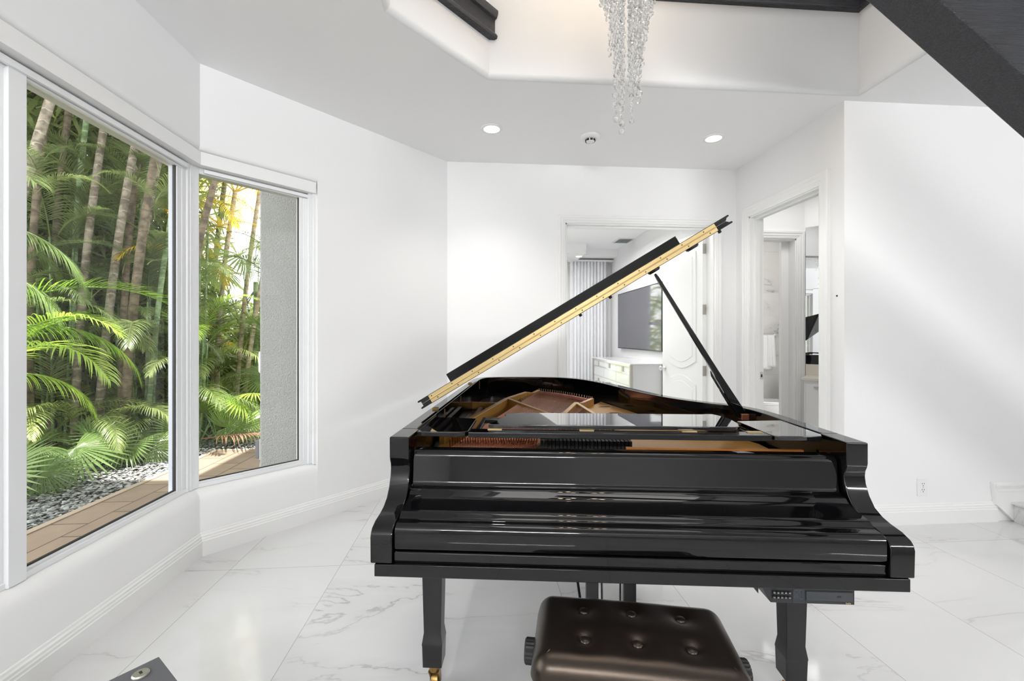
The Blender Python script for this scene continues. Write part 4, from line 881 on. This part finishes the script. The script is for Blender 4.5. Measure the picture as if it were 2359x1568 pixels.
for i, (b, t, r0, r1, mt, lb, fr, nf) in enumerate(TB): palm(b, t, r0*.62, r1*.62, mt, lb, fr, nf, 50+i, GB, bend=.08, sc=.9)
# low feathery clumps
def clump(x, y, z, fr, n, sc, label, seed, group, spread=.08, tilt=(-.5, .4)):
    R = random.Random(seed); root = tag(empty('areca_palm', (x, y, ZG-.03)), label, 'areca palm', group)
    st = MB()
    for k in range(n):
        a = 2*pi*k/n+R.uniform(-.4, .4); h = z*R.uniform(.7, 1.15); p = Vector((spread*cos(a), spread*sin(a), 0)); q = Vector((spread*2.2*cos(a), spread*2.2*sin(a), h))
        st.tube([p, (p+q)/2, q], [.018, .014, .010], 6); put(fr[k % len(fr)], root, q, a, R.uniform(*tilt), sc*R.uniform(.8, 1.15))
    st.build('stem', TR_GREEN, root); return root
GC = 'feathery areca palms filling the garden bed'
for i, (x, y, z, fr, n, sc, lb) in enumerate([
 (-4.35, 4.05, 1.05, FRB, 7, .80, 'bright green areca palm with arching fronds close to the left frame of the big window'),
 (-4.62, 4.45, 1.35, FRB, 7, .85, 'tall bright areca palm with the highest arching frond in the big window'),
 (-5.2, 4.3, 2.3, FR, 7, .8, 'grey-green areca palm hanging in from the left frame of the big window'),
 (-4.75, 5.3, 2.2, FR, 7, .75, 'mid green areca palm between the trunks in the big window'),
 (-4.15, 5.75, 1.9, FR, 7, .7, 'mid green areca palm behind the leaning trunks'),
 (-3.65, 5.85, 1.4, FRB, 6, .6, 'small yellow-green areca palm near the stile of the big window'),
 (-4.6, 4.9, .55, FRD, 8, .65, 'dark low areca palm under the bright arching fronds'),
 (-4.2, 5.1, .45, FRD, 8, .6, 'dark low areca palm at the foot of the trunks'),
 (-3.75, 5.6, .5, FRD, 7, .6, 'dark low areca palm near the gravel and the window stile'),
 (-3.9, 6.4, 1.0, FRD, 8, .75, 'dark areca palm beside the post in the narrow window'),
 (-3.1, 6.9, .9, FRD, 8, .75, 'dark areca palm next to the stucco pillar in the narrow window'),
 (-2.9, 7.2, 1.8, FR, 7, .75, 'tall areca palm next to the stucco pillar in the narrow window'),
 (-3.85, 6.25, 2.9, FRY, 7, .62, 'yellowing areca palm high in the narrow window'),
 (-5.5, 5.2, 1.4, FRD, 8, .9, 'dark areca palm deep behind the left trunks'),
 (-5.0, 6.0, 1.5, FRD, 8, .9, 'dark areca palm deep behind the middle trunks'),
 (-4.5, 6.6, 1.3, FRD, 8, .9, 'dark areca palm deep behind the right trunks'),
 (-5.6, 4.6, 3.2, FR, 7, .9, 'high grey-green areca palm at the top left of the big window'),
 (-4.6, 5.9, 3.2, FR, 7, .85, 'high areca palm with hanging fronds at the top middle of the big window'),
]): clump(x, y, z, fr, n, sc, lb, 80+i, GC)
hero = [proto(frond_mesh('frond', 1.75, radians(40), radians(-50), .40, 52, 31, mat=LEAFB, droop=.35, vee=.5)), proto(frond_mesh('frond', 1.45, radians(24), radians(-82), .42, 50, 32, mat=LEAFB, droop=.75, vee=.1)), proto(frond_mesh('frond', 1.3, radians(10), radians(-80), .40, 44, 33, mat=LEAFF, droop=.7, vee=.1))]
hp_ = tag(empty('areca_palm', (-4.75, 4.25, ZG-.03)), 'areca palm with two long bright fronds arching right across the big window', 'areca palm', GC)
MB().tube([(0, 0, 0), (.06, .03, .8), (.18, .12, 1.55)], [.022, .018, .012], 6).tube([(.02, -.04, 0), (.12, -.05, .7), (.28, -.06, 1.38)], [.022, .018, .012], 6).tube([(-.05, 0, 0), (-.15, .05, 1.5), (-.18, .1, 2.45)], [.022, .018, .012], 6).build('stem', TR_GREEN, hp_)
put(hero[0], hp_, (.18, .12, 1.55), radians(38)); put(hero[1], hp_, (.28, -.06, 1.38), radians(42)); put(hero[2], hp_, (-.18, .1, 2.45), radians(25)); put(hero[1], hp_, (.1, 0, .95), radians(30), 0, .8); put(hero[0], hp_, (.06, .03, 1.0), radians(65), 0, .75); put(hero[2], hp_, (-.18, .1, 2.45), radians(70), 0, .9); put(hero[2], hp_, (-.15, .05, 2.0), radians(15), 0, .9)
# fan palms
def fan_mesh(name, rad, n, spread, mat, seed, droop=.25):
    r = random.Random(seed); m = MB()
    for i in range(n):
        a = -spread/2+spread*i/(n-1); rr = rad*(.80+.20*cos(a*.6))*r.uniform(.93, 1.04); d = Vector((cos(a), sin(a), 0)); s = Vector((-sin(a), cos(a), 0)); wmax = rad*.62*spread/n*1.02; v = []; z = 0
        for k in range(6):
            t = k/5; ww = (t*wmax*1.0 if t <= .62 else wmax*.62*(1-(t-.62)/.38)*1.0)+.0008; zz = -droop*rad*t*t*(1+.5*abs(a)/spread); q = d*rr*t*(1-.08*t)+Vector((0, 0, zz+.02*rad*0))
            v += [q-s*ww*.5, q+Vector((0, 0, -.16*ww)), q+s*ww*.5]
        m.add(v, [(3*k+j, 3*k+j+1, 3*k+j+4, 3*k+j+3) for k in range(5) for j in range(2)])
    return proto(m.build(name, mat, smooth=0))
FA = [fan_mesh('fan_leaf', .50, 30, radians(250), LEAFF, 1), fan_mesh('fan_leaf', .46, 28, radians(230), LEAFF, 2, .4)]
FAB = [fan_mesh('fan_leaf', .50, 30, radians(240), LEAFB, 3, .3)]
def fan_palm(x, y, leaves, label, group, h=0):
    root = tag(empty('fan_palm', (x, y, ZG-.03)), label, 'fan palm', group); st = MB()
    for (az, el, ln, pitch, sc, me) in leaves:
        q = Vector((cos(az)*cos(el), sin(az)*cos(el), sin(el)))*ln+Vector((0, 0, h)); st.tube([(0, 0, max(0, h-.1)), q*.5+Vector((0, 0, .03+h*.2)), q], [.010, .008, .006], 6)
        o = bpy.data.objects.new('fan_leaf', me); COL.objects.link(o); o.parent = root; o.location = q; o.scale = (sc,)*3
        xd = Vector((cos(az)*cos(pitch), sin(az)*cos(pitch), sin(pitch))); nn = Vector((.60, -.72, .75)); yd = nn.cross(xd).normalized(); zd = xd.cross(yd).normalized(); xd = yd.cross(zd)
        o.rotation_euler = Matrix((xd, yd, zd)).transposed().to_euler()
    if h: st.tube([(0, 0, 0), (0, 0, h)], .035, 8)
    st.build('petiole', TR_GREEN, root); return root
GF = 'fan palms along the gravel'
def lv(seed, n, ln, me, sc, e=(.5, 1.2), az0=0, span=2*pi):
    r = random.Random(seed); return [(az0+span*k/n+r.uniform(-.25, .25), r.uniform(*e), ln*r.uniform(.7, 1.15), r.uniform(-.4, .9), sc*r.uniform(.8, 1.1), me[k % len(me)]) for k in range(n)]
fan_palm(-4.12, 4.50, lv(1, 10, .42, FA, .95, az0=-1.6), 'large fan palm with broad pleated leaves over the gravel in the big window', GF)
fan_palm(-3.74, 4.95, lv(2, 8, .34, FA, .62, az0=-1.4), 'small fan palm with silvery spiky leaf near the stile of the big window', GF)
fan_palm(-4.05, 3.85, lv(3, 8, .40, FA, .80), 'low fan palm beside the left frame of the big window', GF)
fan_palm(-3.50, 5.75, lv(4, 8, .50, FA, .62), 'fan palm behind the post between the two windows', GF)
fan_palm(-3.40, 5.95, lv(5, 10, .55, FA, .85, az0=-1.6), 'fan palm at the foot of the pale trunks in the narrow window', GF)
fan_palm(-3.05, 6.05, lv(6, 6, .72, FAB, .80, e=(.6, 1.2), az0=-2.0, span=3.5), 'bright yellow-green fan palm beside the stucco pillar', GF)
fan_palm(-3.40, 6.95, lv(7, 9, .60, FA+FAB, 1.15, e=(-.2, 1.0)), 'tall fan palm with big round leaves high in the narrow window', GF, h=2.2)
fan_palm(-2.8, 7.0, lv(8, 8, .7, FA, .9), 'fan palm low against the stucco pillar', GF, h=.3)
# dry frond lying on the path edge
dm_ = proto(frond_mesh('frond', 1.5, radians(8), radians(-6), .42, 40, 15, droop=.25, mat=DRY, vee=.1))
df = tag(empty('fallen_frond', (-3.35, 5.55, .02), radians(-4)), 'dry reddish brown palm frond lying on the edge of the path', 'fallen frond')
put(dm_, df, (0, 0, .03), 0)
# dense foliage behind everything
hg_ = MB(); R = random.Random(11)
def leaves(n, fn, size):
    for _ in range(n):
        x, y, z = fn(); s = R.uniform(*size); a = R.uniform(0, 6.3); e = R.uniform(-1.2, .6); d = Vector((cos(a)*cos(e), sin(a)*cos(e), sin(e))); w = d.cross(Vector((R.uniform(-1, 1), R.uniform(-1, 1), R.uniform(-1, 1)))).normalized()*s*.055; p = Vector((x, y, z))
        hg_.add([p-w*.3, p+w*.3, p+d*s*.5+w, p+d*s*.5-w, p+d*s+Vector((0, 0, -.12*s))], [(0, 1, 2, 3), (3, 2, 4)])
leaves(30000, lambda: (lambda t, q: (-6.6+2.6*t*.82+R.uniform(-.5, .5), 4.0+3.6*t*.82+R.uniform(-.6, .6), 5.2*q**1.05))(R.random(), R.random()), (.25, .55))
leaves(4500, lambda: (R.uniform(-5.2, -1.5), R.uniform(8.2, 9.2), 1.9*R.random()**1.3), (.35, .7))
tag(hg_.build('hedge', LEAFD, smooth=0), 'dense dark green foliage behind the palms', 'foliage', kind='stuff')
struct(MB().prism([(-10.0, 3.4), (-7.0, 9.6), (-7.4, 10.2), (-10.7, 3.8)], ZG, 3.2).build('sky_blocker', M('dark_blocker', rgb(.018, .03, .012), .95), smooth=0))  # dark block added behind the hedge to shut out sky light
# greenery outside the bedroom window
hb_ = MB(); hg_ = hb_
leaves(1500, lambda: (R.uniform(-1.5, 2.5), R.uniform(9.0, 10.5), R.uniform(0, 2.3)), (.3, .7))
tag(hb_.build('shrub', LEAFD, smooth=0), 'bright shrub outside the bedroom window', 'shrub', kind='stuff')

# ------------------------------------------------------------------ light
w = bpy.data.worlds.new('world'); SC.world = w; w.use_nodes = True; t = w.node_tree; t.nodes.clear()
wo = t.nodes.new('ShaderNodeOutputWorld'); bg = t.nodes.new('ShaderNodeBackground'); tc = t.nodes.new('ShaderNodeTexCoord'); sp_ = t.nodes.new('ShaderNodeSeparateXYZ'); rp = t.nodes.new('ShaderNodeValToRGB')
t.links.new(tc.outputs['Generated'], sp_.inputs[0]); t.links.new(sp_.outputs['Z'], rp.inputs[0]); rp.color_ramp.elements[0].color = (1, .985, .96, 1); rp.color_ramp.elements[1].color = (.86, .92, 1, 1)
t.links.new(rp.outputs[0], bg.inputs[0]); bg.inputs[1].default_value = 3.5; t.links.new(bg.outputs[0], wo.inputs[0])
sd_ = bpy.data.lights.new('sun', 'SUN'); sd_.energy = 11; sd_.angle = .02; sd_.color = (1, .96, .88); so_ = bpy.data.objects.new('sun', sd_); COL.objects.link(so_)
so_.rotation_euler = Vector((-.17, .28, -.94)).to_track_quat('-Z', 'Y').to_euler()
def area(name, loc, aim, sx, sy, en, col=(1, 1, 1), spread=None):
    l = bpy.data.lights.new(name, 'AREA'); l.shape = 'RECTANGLE'; l.size = sx; l.size_y = sy; l.energy = en; l.color = col
    if spread: l.spread = spread
    o = bpy.data.objects.new(name, l); COL.objects.link(o); o.location = loc; o.rotation_euler = (Vector(aim)-Vector(loc)).to_track_quat('-Z', 'Y').to_euler(); return o
area('upper_fill', (1.0, 1.75, 5.5), (1.0, 1.75, 0), 2.6, 1.5, 34, (1, .975, .94))  # added unseen lamp above the opening, fills the room
area('bounce_fill', (.9, -1.9, 1.0), (.9, -1.9, 3), 1.6, 1.0, 45, (.98, .99, 1))  # added upward fill behind the camera, bounced off the ceiling
for nm_, x_ in (('left_strip_fill', -.55), ('right_strip_fill', 3.75)): area(nm_, (x_, -3.1, 2.83), (.4, 3.5, 3.0), 2.2, .12, 100, (.985, .99, 1))  # unseen fill strips added, spaced apart to miss the lid reflections
area('stair_fill', (4.4, .8, 2.88), (4.4, .8, 0), 1.8, 2.6, 4, (.98, .985, 1))  # unseen fill added over the stair side
area('bedroom_fill', (1.0, 5.9, 2.60), (1.0, 5.9, 0), 1.6, 1.6, 34, (1, 1, 1))  # added ceiling fill that brightens the bedroom, no fixture there
area('bathroom_fill', (3.3, 3.9, 2.88), (3.3, 3.9, 0), .7, .7, 6, (1, .99, .97))  # added fill to brighten the bathroom, lamp itself unseen
area('toilet_fill', (3.5, 5.4, 2.88), (3.5, 5.4, 0), .8, .8, 5, (1, .99, .97))  # unseen fill added for the toilet room
for (x, y) in ((.10, 3.39), (1.905, 3.415)):
    l = bpy.data.lights.new('spot', 'SPOT'); l.energy = 22; l.spot_size = radians(110); l.spot_blend = .8; l.shadow_soft_size = .06; l.color = (1, .97, .92); o = bpy.data.objects.new('spot', l); COL.objects.link(o); o.location = (x, y, ZC-.02)
# ------------------------------------------------------------------ render look (engine, size and samples are set by the renderer)
SC.view_settings.view_transform = 'Standard'; SC.view_settings.look = 'None'; SC.view_settings.exposure = .48
c = SC.cycles
c.max_bounces = 9; c.diffuse_bounces = 5; c.glossy_bounces = 4; c.transmission_bounces = 6; c.transparent_max_bounces = 10; c.caustics_reflective = False; c.caustics_refractive = False; c.sample_clamp_indirect = 6; c.use_denoising = True
try: c.denoiser = 'OPENIMAGEDENOISE'
except Exception: pass
